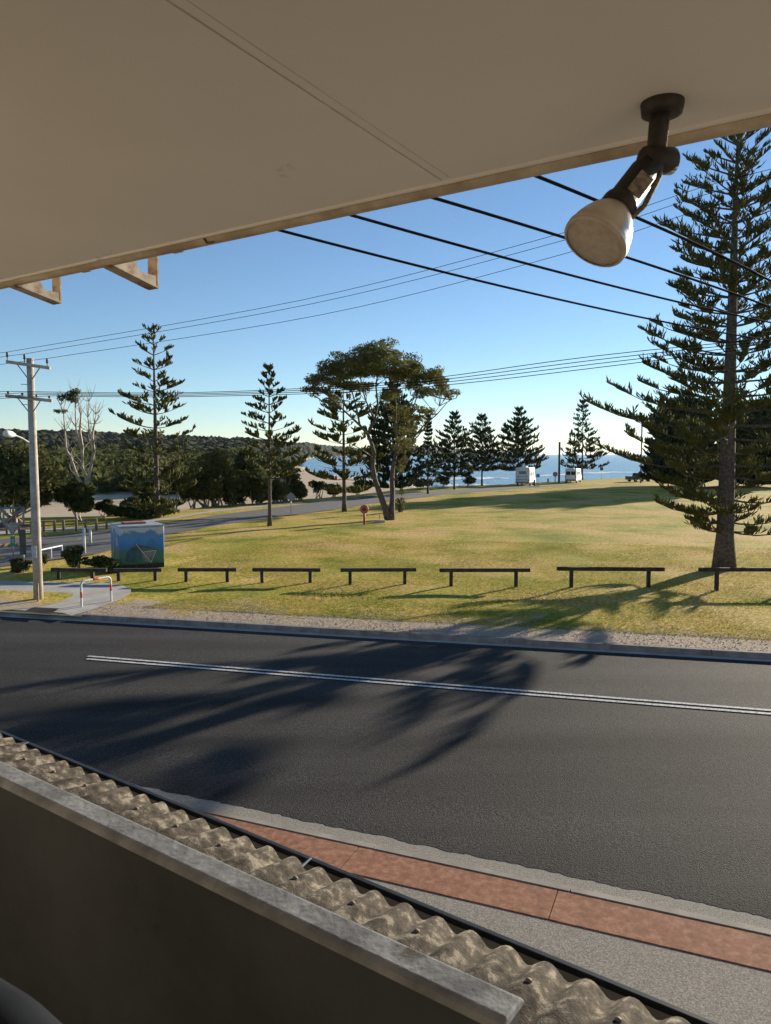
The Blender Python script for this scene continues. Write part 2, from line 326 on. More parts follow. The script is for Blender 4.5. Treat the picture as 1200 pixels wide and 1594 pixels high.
# white lines following the crown of the road
def road_z(p):
    t = np.dot(p-KA, KU); bpt = KA+KU*t+KN*(-.22)
    a = bpt - KN*0; s = np.dot(p-NA, NU); q = npt(s, 0); f = np.linalg.norm(p[:2]-q[:2])/max(np.linalg.norm(bpt[:2]-q[:2]), .1)
    return .05*math.sin(math.pi*min(max(f, 0), 1))
LA, LB = onz(132, 1026.5), onz(1200, 1112.5); LU = unit(LB-LA); LN = unit(np.cross(UP, LU))
for off, s0 in ((-.12, .15), (.12, 0.0)):
    mb = MB(); vs = []; n = 60
    for i in range(n+1):
        c = LA+LU*(s0+46*i/n)
        for e in (-.055, .055):
            p = c+LN*(off+e); vs.append((p[0], p[1], road_z(p)+.012))
    mb.add(vs, [(2*i, 2*i+2, 2*i+3, 2*i+1) for i in range(n)]); struct(mb.build('centre_line', white))
# kerbs in stones
kerbm = mat('kerb_concrete', (.16,.15,.14), (.27,.25,.23), 3, .9, .003, 60)
kerb = bpy.data.objects.new('far_kerb', None); COL.objects.link(kerb); struct(kerb)
for i in range(-4, 20):
    s0 = i*2.7+.6
    lowk = i < 0
    h = .05 if lowk else GZ+.035
    mb = MB(); prof = [(0, -.05), (.025, h-.03), (.05, h), (.17, h+.004), (.17, -.05)]
    A = [kpt(s0+.008, t, z) for t, z in prof]; mb.prism(A, KU*2.684)
    mb.build('kerb_stone', kerbm, kerb)
nk = bpy.data.objects.new('near_kerb', None); COL.objects.link(nk); struct(nk)
fpth = bpy.data.objects.new('terracotta_strip', None); COL.objects.link(fpth); struct(fpth)
w0 = .42
for i in range(-8, 12):
    s0 = i*2.55-1.33
    mb = MB(); prof = [(w0, -.05), (w0+.02, .10), (w0+.05, .125), (w0+.16, .13), (w0+.16, -.05)]
    mb.prism([npt(s0+.006, t, z) for t, z in prof], NU*2.538); mb.build('kerb_stone', conc, nk)
    s1 = i*2.6+.98
    mb = MB(); mb.prism([npt(s1+.006, w0+.175, .02), npt(s1+.006, w0+.175, .122), npt(s1+.006, w0+.80, .132), npt(s1+.006, w0+.80, .02)], NU*2.588)
    mb.build('slab', terra, fpth)
mb = MB(); mb.add([npt(-60, w0+.815, .124), npt(60, w0+.815, .124), npt(60, 14, .15), npt(-60, 14, .15)], [(0,3,2,1)]); struct(mb.build('near_footpath', agg))
# ---------------------------------------------------------------- the building we look out of
BU = V((-math.sin(R(54.6)), math.cos(R(54.6)), 0)); BN = V((math.cos(R(54.6)), math.sin(R(54.6)), 0))   # along it (left), outward
def bpt(s, o, z): return V((0,0,0))+BU*s+BN*o+UP*z
bld = thing('building', bpt(0, -.3, .12), 'cream two-storey building with wide white eave, dark parapet and awning below', 'building')
cream = mat('cream_render', (.36,.31,.25), (.42,.37,.30), 1.2, .85)
soff = mat('soffit_paint', (.65,.61,.555), (.71,.67,.615), .8, .75, .0006, 9, speck=2.2)
fasc = mat('fascia_paint', (.30,.23,.15), (.50,.42,.31), 7, .75, .002, 40, speck=5)
dirt = mat('joint_dirt', (.10,.075,.05), (.2,.15,.1), 20)
mb = MB(); mb.box(bpt(2, -.30, 1.9), BU*30, BN*.24, UP*3.6); mb.build('shopfront_wall', cream, bld)
mb = MB(); mb.box(bpt(2, -.30, 4.05), BU*30, BN*.24, UP*.69); mb.build('upper_wall', cream, bld)
mb = MB()
for s0, s1 in ((-13, -1.6), (1.6, 17)): mb.box(bpt((s0+s1)/2, -.30, 5.17), BU*(s1-s0), BN*.24, UP*1.55)
mb.build('window_wall', cream, bld)
mb = MB(); mb.box(bpt(2, .25, 3.80), BU*30, BN*.84, UP*.16); mb.build('balcony_floor', conc, bld)
mb = MB(); mb.box(bpt(2, -4.5, 4.8), BU*30, BN*.2, UP*3); mb.box(bpt(2, -2.5, 3.8), BU*30, BN*4, UP*.1); mb.build('room', cream, bld)
# eave
ZS = H+.65
EA, EB = onz(0, 440, ZS), onz(1200, 176, ZS); EU = unit(EA-EB); EN = V((EU[1], -EU[0], 0))
if EN[1] < 0: EN = -EN
JA, JB = onz(272, 0, ZS), onz(676, 268, ZS); JU = unit(JB-JA)
def ept(s, o, z): p = EB+EU*s+EN*o; return V((p[0], p[1], z))
js = np.dot(JB-EB, EU)
def jpt(o, ds): p = ept(js+ds, 0, ZS); return p + JU*(o/np.dot(JU, EN))
W_ = 7.0
for (a, c) in ((-6, 0), (0, 2.4), (2.4, 4.8), (4.8, 7.2), (7.2, 12)):
    mb = MB(); q = [jpt(-.012, a+.014), jpt(-.012, c-.014), jpt(-W_, c-.014), jpt(-W_, a+.014)]
    mb.prism(q, UP*.008); mb.build('soffit_sheet', soff, bld)
for c in (0, 2.4, 4.8, 7.2):
    mb = MB(); q = [jpt(-.012, c-.02), jpt(-.012, c+.02), jpt(-W_, c+.02), jpt(-W_, c-.02)]
    mb.prism([p+UP*.0085 for p in q], UP*.01); mb.build('joint_batten', dirt, bld)
    mb = MB(); q = [jpt(-.012, c-.0105), jpt(-.012, c+.0115), jpt(-W_, c+.0115), jpt(-W_, c-.0105)]; mb.prism([p+UP*.0015 for p in q], UP*.006); mb.build('joint_strip', soff, bld)
mb = MB(); mb.prism([ept(-6, -7, ZS+.03), ept(12, -7, ZS+.03), ept(12, 0, ZS+.03), ept(-6, 0, ZS+.03)], UP*.1); mb.build('roof_deck', cream, bld)
mb = MB(); pr = [(-.010, ZS-.006), (.004, ZS-.016), (.028, ZS-.016), (.028, ZS+.32), (-.010, ZS+.32)]
mb.prism([ept(-6, o, z) for o, z in pr], EU*18); mb.build('fascia_board', fasc, bld, bevel=.003)
mb = MB(); mb.tube([ept(-6, -.018, ZS+.001), ept(12, -.018, ZS+.001)], .008, 6); mb.build('soffit_bead', soff, bld)
mb = MB(); mb.prism([ept(-6, -.0105, ZS-.0045), ept(12, -.0105, ZS-.0045), ept(12, -.0055, ZS-.0075), ept(-6, -.0055, ZS-.0075)], UP*.004); mb.build('edge_gap', dirt, bld)
# small rusty hook in the fascia
mb = MB(); q = dep(322, 372, 2.25); q = onplane(322, 372, ept(0, 0, 0), EN); mb.tube([q+EN*-.01, q+UP*-.012, q+UP*-.014-EU*.03], [.005, .004, .003], 6); mb.build('hook', mat('rust', (.12,.05,.025), (.25,.12,.06), 30, .8), bld)
# parapet
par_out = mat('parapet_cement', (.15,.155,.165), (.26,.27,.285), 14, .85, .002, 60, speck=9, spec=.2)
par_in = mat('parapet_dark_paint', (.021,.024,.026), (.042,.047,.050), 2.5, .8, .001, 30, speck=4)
PZ = H-.8; po = np.dot(onz(0, 1180, PZ), BN); pi_ = np.dot(onz(0, 1216, PZ), BN); pe = np.dot(onz(818, 1546, PZ), BU)
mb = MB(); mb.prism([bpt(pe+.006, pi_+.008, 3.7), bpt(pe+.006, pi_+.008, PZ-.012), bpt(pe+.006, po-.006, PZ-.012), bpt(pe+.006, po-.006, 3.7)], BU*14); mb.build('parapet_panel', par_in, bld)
mb = MB(); mb.prism([bpt(pe, pi_, PZ-.016), bpt(pe, pi_+.006, PZ-.006), bpt(pe, pi_+.014, PZ), bpt(pe, po-.01, PZ), bpt(pe, po, PZ-.01), bpt(pe, po, PZ-.016)], BU*14); mb.build('parapet_cap', par_out, bld, bevel=.004)
# ---------------------------------------------------------------- awning of corrugated sheets with its gutter
AZ = H-1.75; LO = np.dot(onz(555, 1362, AZ-.022), BN); ao = LO-.085
awn = thing('awning', bpt(0, 1.6, AZ), 'weathered corrugated fibre-cement awning roof with dark-edged gutter above the footpath', 'awning')
corr = mat('weathered_fibre_cement', (.022,.019,.016), (.175,.155,.125), 19, .95, .005, 130, c3=(.062,.053,.043), detail=10, world=True, speck=6, spec=.1)
PITCH = .146; ncor = 7
def corr_mesh():
    vs, fs = [], []; nx = ncor*10+4; ny = 5
    for lay, dz in ((0, 0), (1, -.009)):
        for j in range(ny+1):
            o = -1.35*j/ny
            for i in range(nx+1):
                s = i*PITCH/10; c = math.cos(2*math.pi*s/PITCH); zz = .019*(c-.10*math.cos(4*math.pi*s/PITCH))
                vs.append((s, o, zz+dz))
    A = lambda l, j, i: l*(ny+1)*(nx+1)+j*(nx+1)+i
    for j in range(ny):
        for i in range(nx):
            fs.append((A(0,j,i), A(0,j+1,i), A(0,j+1,i+1), A(0,j,i+1))); fs.append((A(1,j,i), A(1,j,i+1), A(1,j+1,i+1), A(1,j+1,i)))
    for i in range(nx): fs.append((A(0,0,i), A(0,0,i+1), A(1,0,i+1), A(1,0,i)))
    for j in range(ny): fs.append((A(0,j,0), A(1,j,0), A(1,j+1,0), A(0,j+1,0))); fs.append((A(0,j,nx), A(0,j+1,nx), A(1,j+1,nx), A(1,j,nx)))
    me = bpy.data.meshes.new('sheet'); me.from_pydata(vs, [], fs); me.polygons.foreach_set('use_smooth', [True]*len(fs)); me.materials.append(corr); return me
cme = corr_mesh(); s_start = np.dot(onz(1130, 1600, AZ), BU)-1.2
for i in range(12):
    for row in range(2):
        o = bpy.data.objects.new('roof_sheet', cme); COL.objects.link(o); o.parent = awn
        loc = bpt(s_start+i*ncor*PITCH, ao-.01-row*.62+random.uniform(-.012, .012), AZ+.0+row*.105+(i % 2)*.004) - V(awn.location)
        o.matrix_local = Matrix(((BU[0], BN[0], 0, loc[0]), (BU[1], BN[1], 0, loc[1]), (0, 0, 1, loc[2]), (0,0,0,1))) @ Matrix.Rotation(R(-9.5), 4, 'X')
boltm = mat('bolt_rust', (.10,.06,.04), (.2,.16,.13), 60, .7); bme = None
for o in [c for c in awn.children if c.name.startswith('roof_sheet')]:
    for i_ in (1, 3, 5):
        if bme is None:
            mb = MB(); mb.tube([(0, 0, -.012), (0, 0, .004), (0, 0, .008)], [.011, .011, .006], 8); bo = mb.build('roof_bolt', boltm, None, True); bme = bo.data
        else: bo = bpy.data.objects.new('roof_bolt', bme); COL.objects.link(bo)
        bo.parent = o; bo.location = (i_*PITCH, -.16, .019*.9)
gm = mat('gutter_beige', (.42,.42,.35), (.52,.51,.43), 5, .6); gblk = mat('gutter_black', (.012,.012,.013), (.03,.03,.03), 8, .45)
mb = MB(); ao = LO-.112
mb = MB(); gp = [(-.06, -.09), (-.06, -.16), (.10, -.16), (.10, -.046), (.092, -.046), (.092, -.15), (-.05, -.15), (-.05, -.09)]
mb.prism([bpt(s_start, ao+o, AZ+z) for o, z in gp], BU*16); mb.build('gutter', gm, awn)
mb = MB(); gp = [(.088, -.048), (.088, -.022), (.112, -.022), (.112, -.085), (.1025, -.085), (.1025, -.048)]
mb.prism([bpt(s_start, ao+o, AZ+z) for o, z in gp], BU*16); mb.build('gutter_lip', gblk, awn, bevel=.003)
mb = MB(); mb.box(bpt(s_start+8, ao-.09, AZ-.12), BU*16, BN*.05, UP*.14); mb.box(bpt(s_start+8, ao-1.0, AZ-.04), BU*16, BN*.06, UP*.1); mb.build('purlin', mat('timber_dark', (.09,.06,.04), (.16,.11,.07), 4), awn)
for k in range(7):
    mb = MB(); mb.tube([bpt(s_start+.6+k*2.3, ao+.02, AZ-.035), bpt(s_start+.6+k*2.3, ao+.10, AZ-.022)], .006, 6); mb.build('gutter_strap', mat('galvanised', (.45,.46,.46), None, rough=.4, metal=.7), awn)
for k in range(2):
    mb = MB(); sp_ = s_start+3.2+k*7.5; mb.tube([bpt(sp_, ao-.09, .1), bpt(sp_, ao-.09, AZ-.17)], .045, 10); mb.build('post', gblk, awn)
# ---------------------------------------------------------------- rusty brackets under the eave
rusty = mat('rusty_white_steel', (.34,.30,.24), (.13,.055,.025), 18, .7, .001, 60, c3=(.24,.19,.14))
def bracket(p0, p1, ptop, label):
    A = onplane(p0[0], p0[1], ept(0, .03, 0), EN); nrm = EU
    B = onplane(p1[0], p1[1], A, nrm); T = V((B[0], B[1], ZS+.12))
    t = thing('eave_bracket', A, label, 'bracket')
    A2 = A + UP*.0
    mb = MB(); dd = unit(B-A); up = unit(np.cross(EU, dd)); up = up if up[2] > 0 else -up
    mb.box((A-dd*.02+B)/2+up*.003, dd*(np.linalg.norm(B-A)+.02), EU*.055, up*.006); mb.build('bottom_flange', rusty, t)
    mb = MB(); L_ = T[2]-B[2]; mb.box(B+UP*(L_/2)-dd*.0+EN*.003, EN*.006, EU*.05, UP*L_); mb.build('end_plate', rusty, t)
    mb = MB(); c = (A*2+B)/3
    hB = ZS-B[2]; mb.prism([A-EU*.024, B-EU*.024, B+UP*hB*.72-EU*.024, A*.42+B*.58+UP*hB*.50-EU*.024, A*.5+B*.5+UP*hB*.9-EU*.024, A+UP*.05-EU*.024], EU*.005); mb.build('web_plate', rusty, t)
    mb = MB(); mb.box(V((A[0], A[1], ZS+.1))+EN*.125*1, EN*.36, EU*.05, UP*.006); mb.build('top_arm', rusty, t)
bracket((172, 417), (238, 450), None, 'rusty triangular steel bracket under the eave with wide pale end plate')
bracket((28, 449), (88, 473), None, 'rusty steel bracket under the eave, the smaller one farther along')
# ---------------------------------------------------------------- floodlight on the soffit
bk = mat('black_lamp_paint', (.012,.009,.007), (.03,.022,.017), 20, .6)
M0 = onz(1031, 160, ZS); fl = thing('floodlight', M0, 'black swivel floodlight with clear reflector bulb screwed to the white soffit', 'lamp')
mb = MB(); mb.tube([M0-UP*.022, M0-UP*.02, M0-UP*.003, M0+UP*.002], [.030, .037, .039, .039], 24); mb.build('mounting_plate', bk, fl, True)
Ym = M0[1]
k1 = dep(1020, 244, Ym-.025); k2 = dep(1020, 250, Ym-.03); b1 = dep(1003, 268, Ym-.04); b2 = dep(958, 327, Ym-.085)
mb = MB(); mb.tube([M0-UP*.015, dep(1024, 190, Ym), k1], [.019, .016, .016], 16); mb.build('neck', bk, fl, True)
mb = MB(); ex = unit(V((.9, .35, .1))); mb.tube([k2-ex*.026, k2-ex*.024, k2+ex*.036, k2+ex*.04], [.018, .024, .024, .018], 18); mb.build('knuckle', bk, fl, True)
ax = unit(b2-b1); mb = MB(); mb.tube([k2, b1, b1+ax*.001, b2-ax*.018, b2-ax*.017, b2+ax*.006], [.022, .024, .027, .027, .032, .032], 20); mb.build('barrel', bk, fl, True)
sx = unit(np.cross(ax, V((0,1,0)))); fr = unit(np.cross(sx, ax)); fr = fr if fr[1] < 0 else -fr
mb = MB(); cc = b1+(b2-b1)*.52+fr*.0262+sx*(.006 if sx[0] > 0 else -.006); mb.box(cc, ax*.055, sx*.028, fr*.003); mb.build('rating_label', mat('worn_label', (.10,.08,.06), (.30,.25,.2), 90, .6), fl)
fd = unit(V((-.54*.866, 0, -.84*.866)) + unit(C0-b2)*.30)
bs = b2; mb = MB(); pr = [(0, .025), (.006, .032), (.018, .041), (.034, .049), (.050, .0545), (.064, .0565), (.066, .0585), (.074, .0585)]
mb.tube([bs+fd*a for a, r_ in pr], [r_ for a, r_ in pr], 36, cap=False); mb.build('bulb_reflector', mat('silvered_glass', (.62,.54,.42), (.80,.74,.64), 12, .28, metal=.55), fl, True)
mb = MB(); mb.tube([bs+fd*a for a in (.073, .078, .079)], [.0585, .058, .053], 36, cap=False)
mb.tube([bs+fd*.0765, bs+fd*.0768], [.054, .0535], 36); mb.build('bulb_lens', mat('frosted_lens', (.42,.36,.29), (.52,.46,.38), 60, .35, .0008, 220), fl, True)
cab = [M0-UP*.02+V((.01,0,0)), dep(1034, 225, Ym-.02), dep(1026, 275, Ym-.05), dep(1003, 320, Ym-.09), dep(972, 348, Ym-.10)]
mb = MB(); mb.tube(cab, .005, 8); mb.build('cable', mat('frayed_cable', (.06,.045,.03), (.22,.17,.12), 150, .9, .002, 300), fl, True)
# ---------------------------------------------------------------- vegetation generators
def leaf_mat(name, c1, c2, sc=.8, tr=.25): return mat(name, c1, c2, sc, .85, spec=.08, trans=tr)
PINE = leaf_mat('pine_needles', (.062,.076,.022), (.16,.155,.048), 1.2, .28)
PINE2 = leaf_mat('dark_pine_needles', (.028,.040,.016), (.065,.075,.028), .8, .18)
GUM = leaf_mat('gum_leaves', (.065,.082,.024), (.19,.175,.055), .7, .35)
BUSH = leaf_mat('coastal_scrub_leaves', (.058,.072,.024), (.16,.15,.052), .5, .32)
BUSH2 = leaf_mat('dark_bush_leaves', (.048,.064,.022), (.125,.13,.044), .8, .32)
BARK = mat('pine_bark', (.045,.034,.026), (.16,.125,.10), 9, .95, .03, 22)
BARK2 = mat('gum_bark', (.055,.040,.030), (.15,.115,.085), 5, .9, .02, 14)
PALE = mat('bleached_wood', (.30,.25,.20), (.45,.40,.33), 3, .9)
def fingers(P, D, Ln, Wd):
    """slender spindles: base P, direction D, length, width -> verts, tri faces"""
    n = len(P); D = D/np.linalg.norm(D, axis=1, keepdims=True)
    a = np.cross(D, rng.normal(size=(n, 3))); a /= np.linalg.norm(a, axis=1, keepdims=True)+1e-9; b_ = np.cross(D, a)
    vs = np.empty((n, 7, 3))
    for k in range(3):
        c, s = math.cos(2.094*k), math.sin(2.094*k); off = (a*c+b_*s)*Wd[:, None]
        vs[:, k] = P+off*.45; vs[:, 3+k] = P+D*(Ln*.55)[:, None]+off
    vs[:, 6] = P+D*Ln[:, None]
    base = (np.arange(n)*7)[:, None]
    tri = []
    for k in range(3):
        j = (k+1) % 3; tri += [[k, j, 3+j], [k, 3+j, 3+k], [3+k, 3+j, 6]]
    fs = (base[:, :, None]+np.array(tri)[None].reshape(1, 9, 3)).reshape(-1, 3)
    return vs.reshape(-1, 3), fs
def quads(P, size, asp=.45, flat=0.0):
    n = len(P); nr = rng.normal(size=(n, 3)); nr[:, 2] += flat; nr /= np.linalg.norm(nr, axis=1, keepdims=True)
    a = np.cross(nr, rng.normal(size=(n, 3))); a /= np.linalg.norm(a, axis=1, keepdims=True)+1e-9; b_ = np.cross(nr, a)
    s = size*(.6+.8*rng.random(n)); A = a*s[:, None]*.5; B = b_*(s*asp)[:, None]*.5
    vs = np.stack([P-A, P+B, P+A, P-B], 1).reshape(-1, 3); return vs, np.arange(n*4).reshape(n, 4)
def norfolk(base, Ht, rad, label, z0=.15, nwh=None, per=6, fin=.34, fw=.03, step=.06, mt=PINE, s0=.35, gap=.35, tr=.018, seed=1, dense_below=0, group=None, sag=.10, thin=1.0, kexp=.92):
    """rad: list of (height fraction, branch length in m)"""
    global rng; rng = np.random.default_rng(seed); rd = random.Random(seed)
    t = thing('norfolk_pine', base, label, 'tree', group); base = V(base)
    lean = V((rd.uniform(-.006, .006), rd.uniform(-.006, .006), 0))
    mb = MB(); hs = np.linspace(0, 1, 14); rads = [max(Ht*tr*(1-h)**.8, .012)*(1.35 if i == 0 else 1) for i, h in enumerate(hs)]
    mb.tube([base+UP*(h*Ht-(.1 if i == 0 else 0))+lean*h*Ht for i, h in enumerate(hs)], rads, 12); mb.build('trunk', BARK, t, True)
    nwh = nwh or int(Ht*1.5); rx, ry = zip(*rad); br = MB(); PP, DD, LL, WW = [], [], [], []
    for k in range(nwh):
        f = z0+(1-z0)*((k+.3*rd.random())/nwh)**kexp
        if f > .985: continue
        Lw = np.interp(f, rx, ry)
        if Lw < .05: continue
        ph = rd.uniform(0, 6.28)
        nb = (per+1 if f < dense_below else per) if f < .93 else 5
        for j in range(nb):
            if rd.random() > thin: continue
            low_ = f < dense_below and dense_below < .5
            az = ph+2*math.pi*j/nb+rd.uniform(-.25, .25); L_ = Lw*(rd.uniform(.42, 1.15) if low_ else rd.uniform(.62, 1.12))
            if low_ and (rd.random() < .18 or (math.sin(az) < -.75 and rd.random() < .85)): continue
            d = V((math.cos(az), math.sin(az), 0)); a1 = np.interp(f, [0, .3, .5, .8, 1], [-sag*2.2, -sag*.9, .12, .34, .8]); b1 = np.interp(f, [0, .3, .55, 1], [.30, .30, .14, .02])
            o = base+UP*f*Ht+lean*f*Ht; wob = V((-d[1], d[0], 0))*rd.uniform(-.12, .12)*L_
            path = lambda s: o+d*L_*s+UP*L_*(a1*s+b1*s**2.4)+wob*s*s
            br.tube([path(s) for s in (0, .25, .5, .75, 1)], [max(Ht*.0024*(1-.2*0), .012)*(1-.75*s) for s in (0, .25, .5, .75, 1)], 4, False)
            st = s0 if f > dense_below else (.28 if low_ else .12)
            nst = max(int(L_*(1-st)/(step*(1.5 if low_ else 1))), 3)
            gph = rd.uniform(0, 6); gf = rd.uniform(3.5, 6.5)/max(L_, .8)
            for q in range(nst):
                s = st+(1-st)*(q+.5)/nst
                if math.sin(gph+s*L_*gf*2.2) < -1+gap*2*(1-s) and s < .82: continue
                p = path(s); tg = unit(path(min(s+.03, 1.03))-path(s-.03)); sd_ = V((-d[1], d[0], 0))
                tpr = min(1, .45+1.6*(1-s))
                for sg in (-1, 1):
                    dv = tg*rd.uniform(.2, .7)+sd_*sg*rd.uniform(.1, .9)+UP*rd.uniform(.45, 1.2)
                    PP.append(p); DD.append(dv); LL.append(fin*tpr*rd.uniform(.7, 1.25)); WW.append(fw*rd.uniform(.75, 1.25))
                if (f < dense_below and rd.random() < (.7 if low_ else 1)) or (L_ > 2 and rd.random() < .35):
                    # short side shoot carrying its own fingers
                    sg = rd.choice((-1, 1)); ls = rd.uniform(.4, 1.1)*(1-s*.6)*(fin/.34); d2 = unit(tg*.6+sd_*sg+UP*rd.uniform(.1, .5))
                    for w_ in np.linspace(.25, 1, 6):
                        PP.append(p+d2*ls*w_); DD.append(d2*.5+UP*rd.uniform(.3, .9)+V((rd.uniform(-.6, .6), rd.uniform(-.6, .6), 0))); LL.append(fin*rd.uniform(.6, 1)); WW.append(fw*rd.uniform(.75, 1.2))
    # leader
    for q in range(40):
        z = Ht*(.94+.06*q/40); PP.append(base+UP*z+lean*Ht); a = rd.uniform(0, 6.28); DD.append(V((math.cos(a), math.sin(a), 1.1))); LL.append(fin*.5*(1.15-q/40)); WW.append(fw*.7)
    br.build('branches', BARK, t)
    vs, fs = fingers(np.array(PP), np.array(DD), np.array(LL), np.array(WW))
    np_mesh('foliage', vs, fs, mt, t); return t
def lobes_cloud(lobes, n, shell=.55):
    """points in the outer shells of ellipsoids (cx,cy,cz,rx,ry,rz)"""
    L_ = np.array(lobes, float); wts = (L_[:, 3]*L_[:, 4]+L_[:, 4]*L_[:, 5]+L_[:, 3]*L_[:, 5]); wts /= wts.sum()
    k = rng.choice(len(L_), n, p=wts); d = rng.normal(size=(n, 3)); d /= np.linalg.norm(d, axis=1, keepdims=True)
    r_ = (shell+(1-shell)*rng.random(n)**.6)*(1+.13*np.sin(d[:, 0]*7+k)*np.sin(d[:, 1]*6+2*k)*1.5)
    return L_[k, :3]+d*r_[:, None]*L_[k, 3:]
def bush(base, wd, ht, label, n=2500, leaf=.28, mt=BUSH, nl=9, stem=PALE, seed=1, cat='shrub', name='shrub', low=.25, group=None, dp=None, stems=5):
    global rng; rng = np.random.default_rng(seed); rd = random.Random(seed); base = V(base); dp = dp or wd*.8
    t = thing(name, base, label, cat, group); lob = []
    for i in range(nl):
        a = rd.uniform(0, 6.28); q = rd.random()**.6; z = low+(1-low)*rd.random()*(1-.45*q)
        rr_ = rd.uniform(.16, .27)
        lob.append((base[0]+math.cos(a)*q*wd*.36, base[1]+math.sin(a)*q*dp*.36, base[2]+ht*min(z, 1-rr_*.8), wd*rr_, dp*rr_, ht*rr_*.8))
    sb_ = MB()
    for i in range(min(stems, nl)):
        e = V(lob[i][:3]); m_ = (base+e)/2+V((rd.uniform(-.1, .1)*wd, 0, -.05*ht)); sb_.tube([base+V((rd.uniform(-.12, .12)*wd, rd.uniform(-.1, .1)*dp, -.1)), m_, e], [.022*ht**.8+.02, .015*ht**.8+.012, .01], 5)
    sb_.build('stems', stem, t, True)
    vs, fs = quads(lobes_cloud(lob, n), leaf, .5); np_mesh('foliage', vs, fs, mt, t); return t
# ---------------------------------------------------------------- pines
g = lambda px, py: onz(px, py, GZ)
BIG = g(1127, 884)
norfolk(BIG, 19.9, [(0, 2.0), (.1, 2.5), (.16, 3.6), (.24, 5.0), (.33, 6.2), (.40, 5.0), (.5, 4.0), (.7, 3.2), (.86, 2.2), (.95, 1.1), (1, .3)], 'tallest Norfolk pine with thick bare trunk foot behind the timber rail', z0=.085, nwh=30, per=6, fin=.40, fw=.033, step=.055, s0=.32, tr=.0205, seed=3, dense_below=.29, sag=.13, gap=.48, kexp=1.12)
def ptree(bx, by, ty, rad_px, label, **k):
    b_ = g(bx, by); D = b_[1]; ht = dep(bx, ty, D)[2]-b_[2]; s = D/F
    return norfolk(b_, ht, [(a, r_*s) for a, r_ in rad_px], label, **k)
ptree(245, 806, 503, [(0, 50), (.1, 60), (.22, 62), (.32, 50), (.42, 62), (.55, 56), (.7, 42), (.85, 30), (.93, 17), (1, 3)], 'Norfolk pine with sparse gaps and cross-shaped tip beyond the painted box', z0=.04, nwh=15, per=6, fin=.55, fw=.07, step=.13, s0=.36, tr=.016, seed=12, gap=.3, thin=.85)
ptree(420, 818, 568, [(0, 5), (.16, 10), (.2, 50), (.35, 58), (.5, 48), (.7, 36), (.85, 22), (.95, 8), (1, 2)], 'slim Norfolk pine with bare lower trunk on the lawn beside the diamond sign', z0=.28, nwh=13, per=6, fin=.50, fw=.07, step=.12, s0=.42, tr=.013, seed=23, gap=.3, thin=.85)
ptree(536, 796, 580, [(0, 40), (.15, 54), (.35, 58), (.5, 44), (.7, 48), (.85, 28), (1, 4)], 'Norfolk pine with drooping lower limbs left of the spreading gum', z0=.13, nwh=11, per=6, fin=.6, fw=.085, step=.13, s0=.3, tr=.016, seed=31, thin=.85)
ptree(612, 771, 592, [(0, 40), (.2, 52), (.4, 46), (.6, 36), (.8, 24), (1, 4)], 'dark Norfolk pine half hidden behind the forked gum trunk', z0=.06, nwh=17, fin=.95, fw=.13, step=.2, s0=.2, mt=PINE2, seed=37)
ptree(666, 769, 640, [(0, 10), (.15, 24), (.4, 30), (.5, 16), (.6, 7), (1, 3)], 'thin pine with bare spindly top beside the park road', z0=.14, nwh=18, per=6, fin=.6, fw=.1, step=.2, s0=.35, tr=.012, mt=PINE2, seed=41)
ptree(707, 762, 643, [(0, 32), (.2, 44), (.5, 30), (.8, 16), (1, 2)], 'neat conical Norfolk pine, first of the seaside row next to the thin pine', z0=.17, nwh=13, fin=.85, fw=.11, step=.22, s0=.25, tr=.013, mt=PINE2, seed=43)
ptree(750, 756, 646, [(0, 30), (.2, 44), (.5, 30), (.8, 15), (1, 2)], 'conical Norfolk pine with spiky leader in the middle of the seaside row', z0=.2, nwh=12, fin=.9, fw=.115, step=.24, s0=.2, tr=.013, mt=PINE2, seed=47)
ptree(806, 752, 636, [(0, 40), (.18, 48), (.5, 33), (.8, 17), (1, 2)], 'broad Norfolk pine standing behind the white motorhome', z0=.16, nwh=12, fin=1.0, fw=.125, step=.26, s0=.2, tr=.013, mt=PINE2, seed=53)
ptree(906, 747, 623, [(0, 30), (.2, 42), (.4, 36), (.55, 16), (.8, 13), (1, 2)], 'open Norfolk pine with narrow upper half behind the white camper van', z0=.12, nwh=14, fin=1.0, fw=.125, step=.3, s0=.3, tr=.012, mt=PINE2, seed=59, thin=.85)
ptree(1062, 757, 622, [(0, 60), (.2, 66), (.5, 56), (.8, 34), (1, 4)], 'dense dark pine behind the tall pine, beside the light pole', z0=.03, nwh=20, per=8, fin=1.2, fw=.17, step=.26, s0=.08, mt=PINE2, seed=61, dense_below=.8)
ptree(1172, 757, 628, [(0, 62), (.2, 66), (.5, 56), (.8, 36), (1, 4)], 'dense dark pine behind the tall pine, farther from the light pole', z0=.03, nwh=20, per=8, fin=1.2, fw=.17, step=.26, s0=.08, mt=PINE2, seed=67, dense_below=.8)
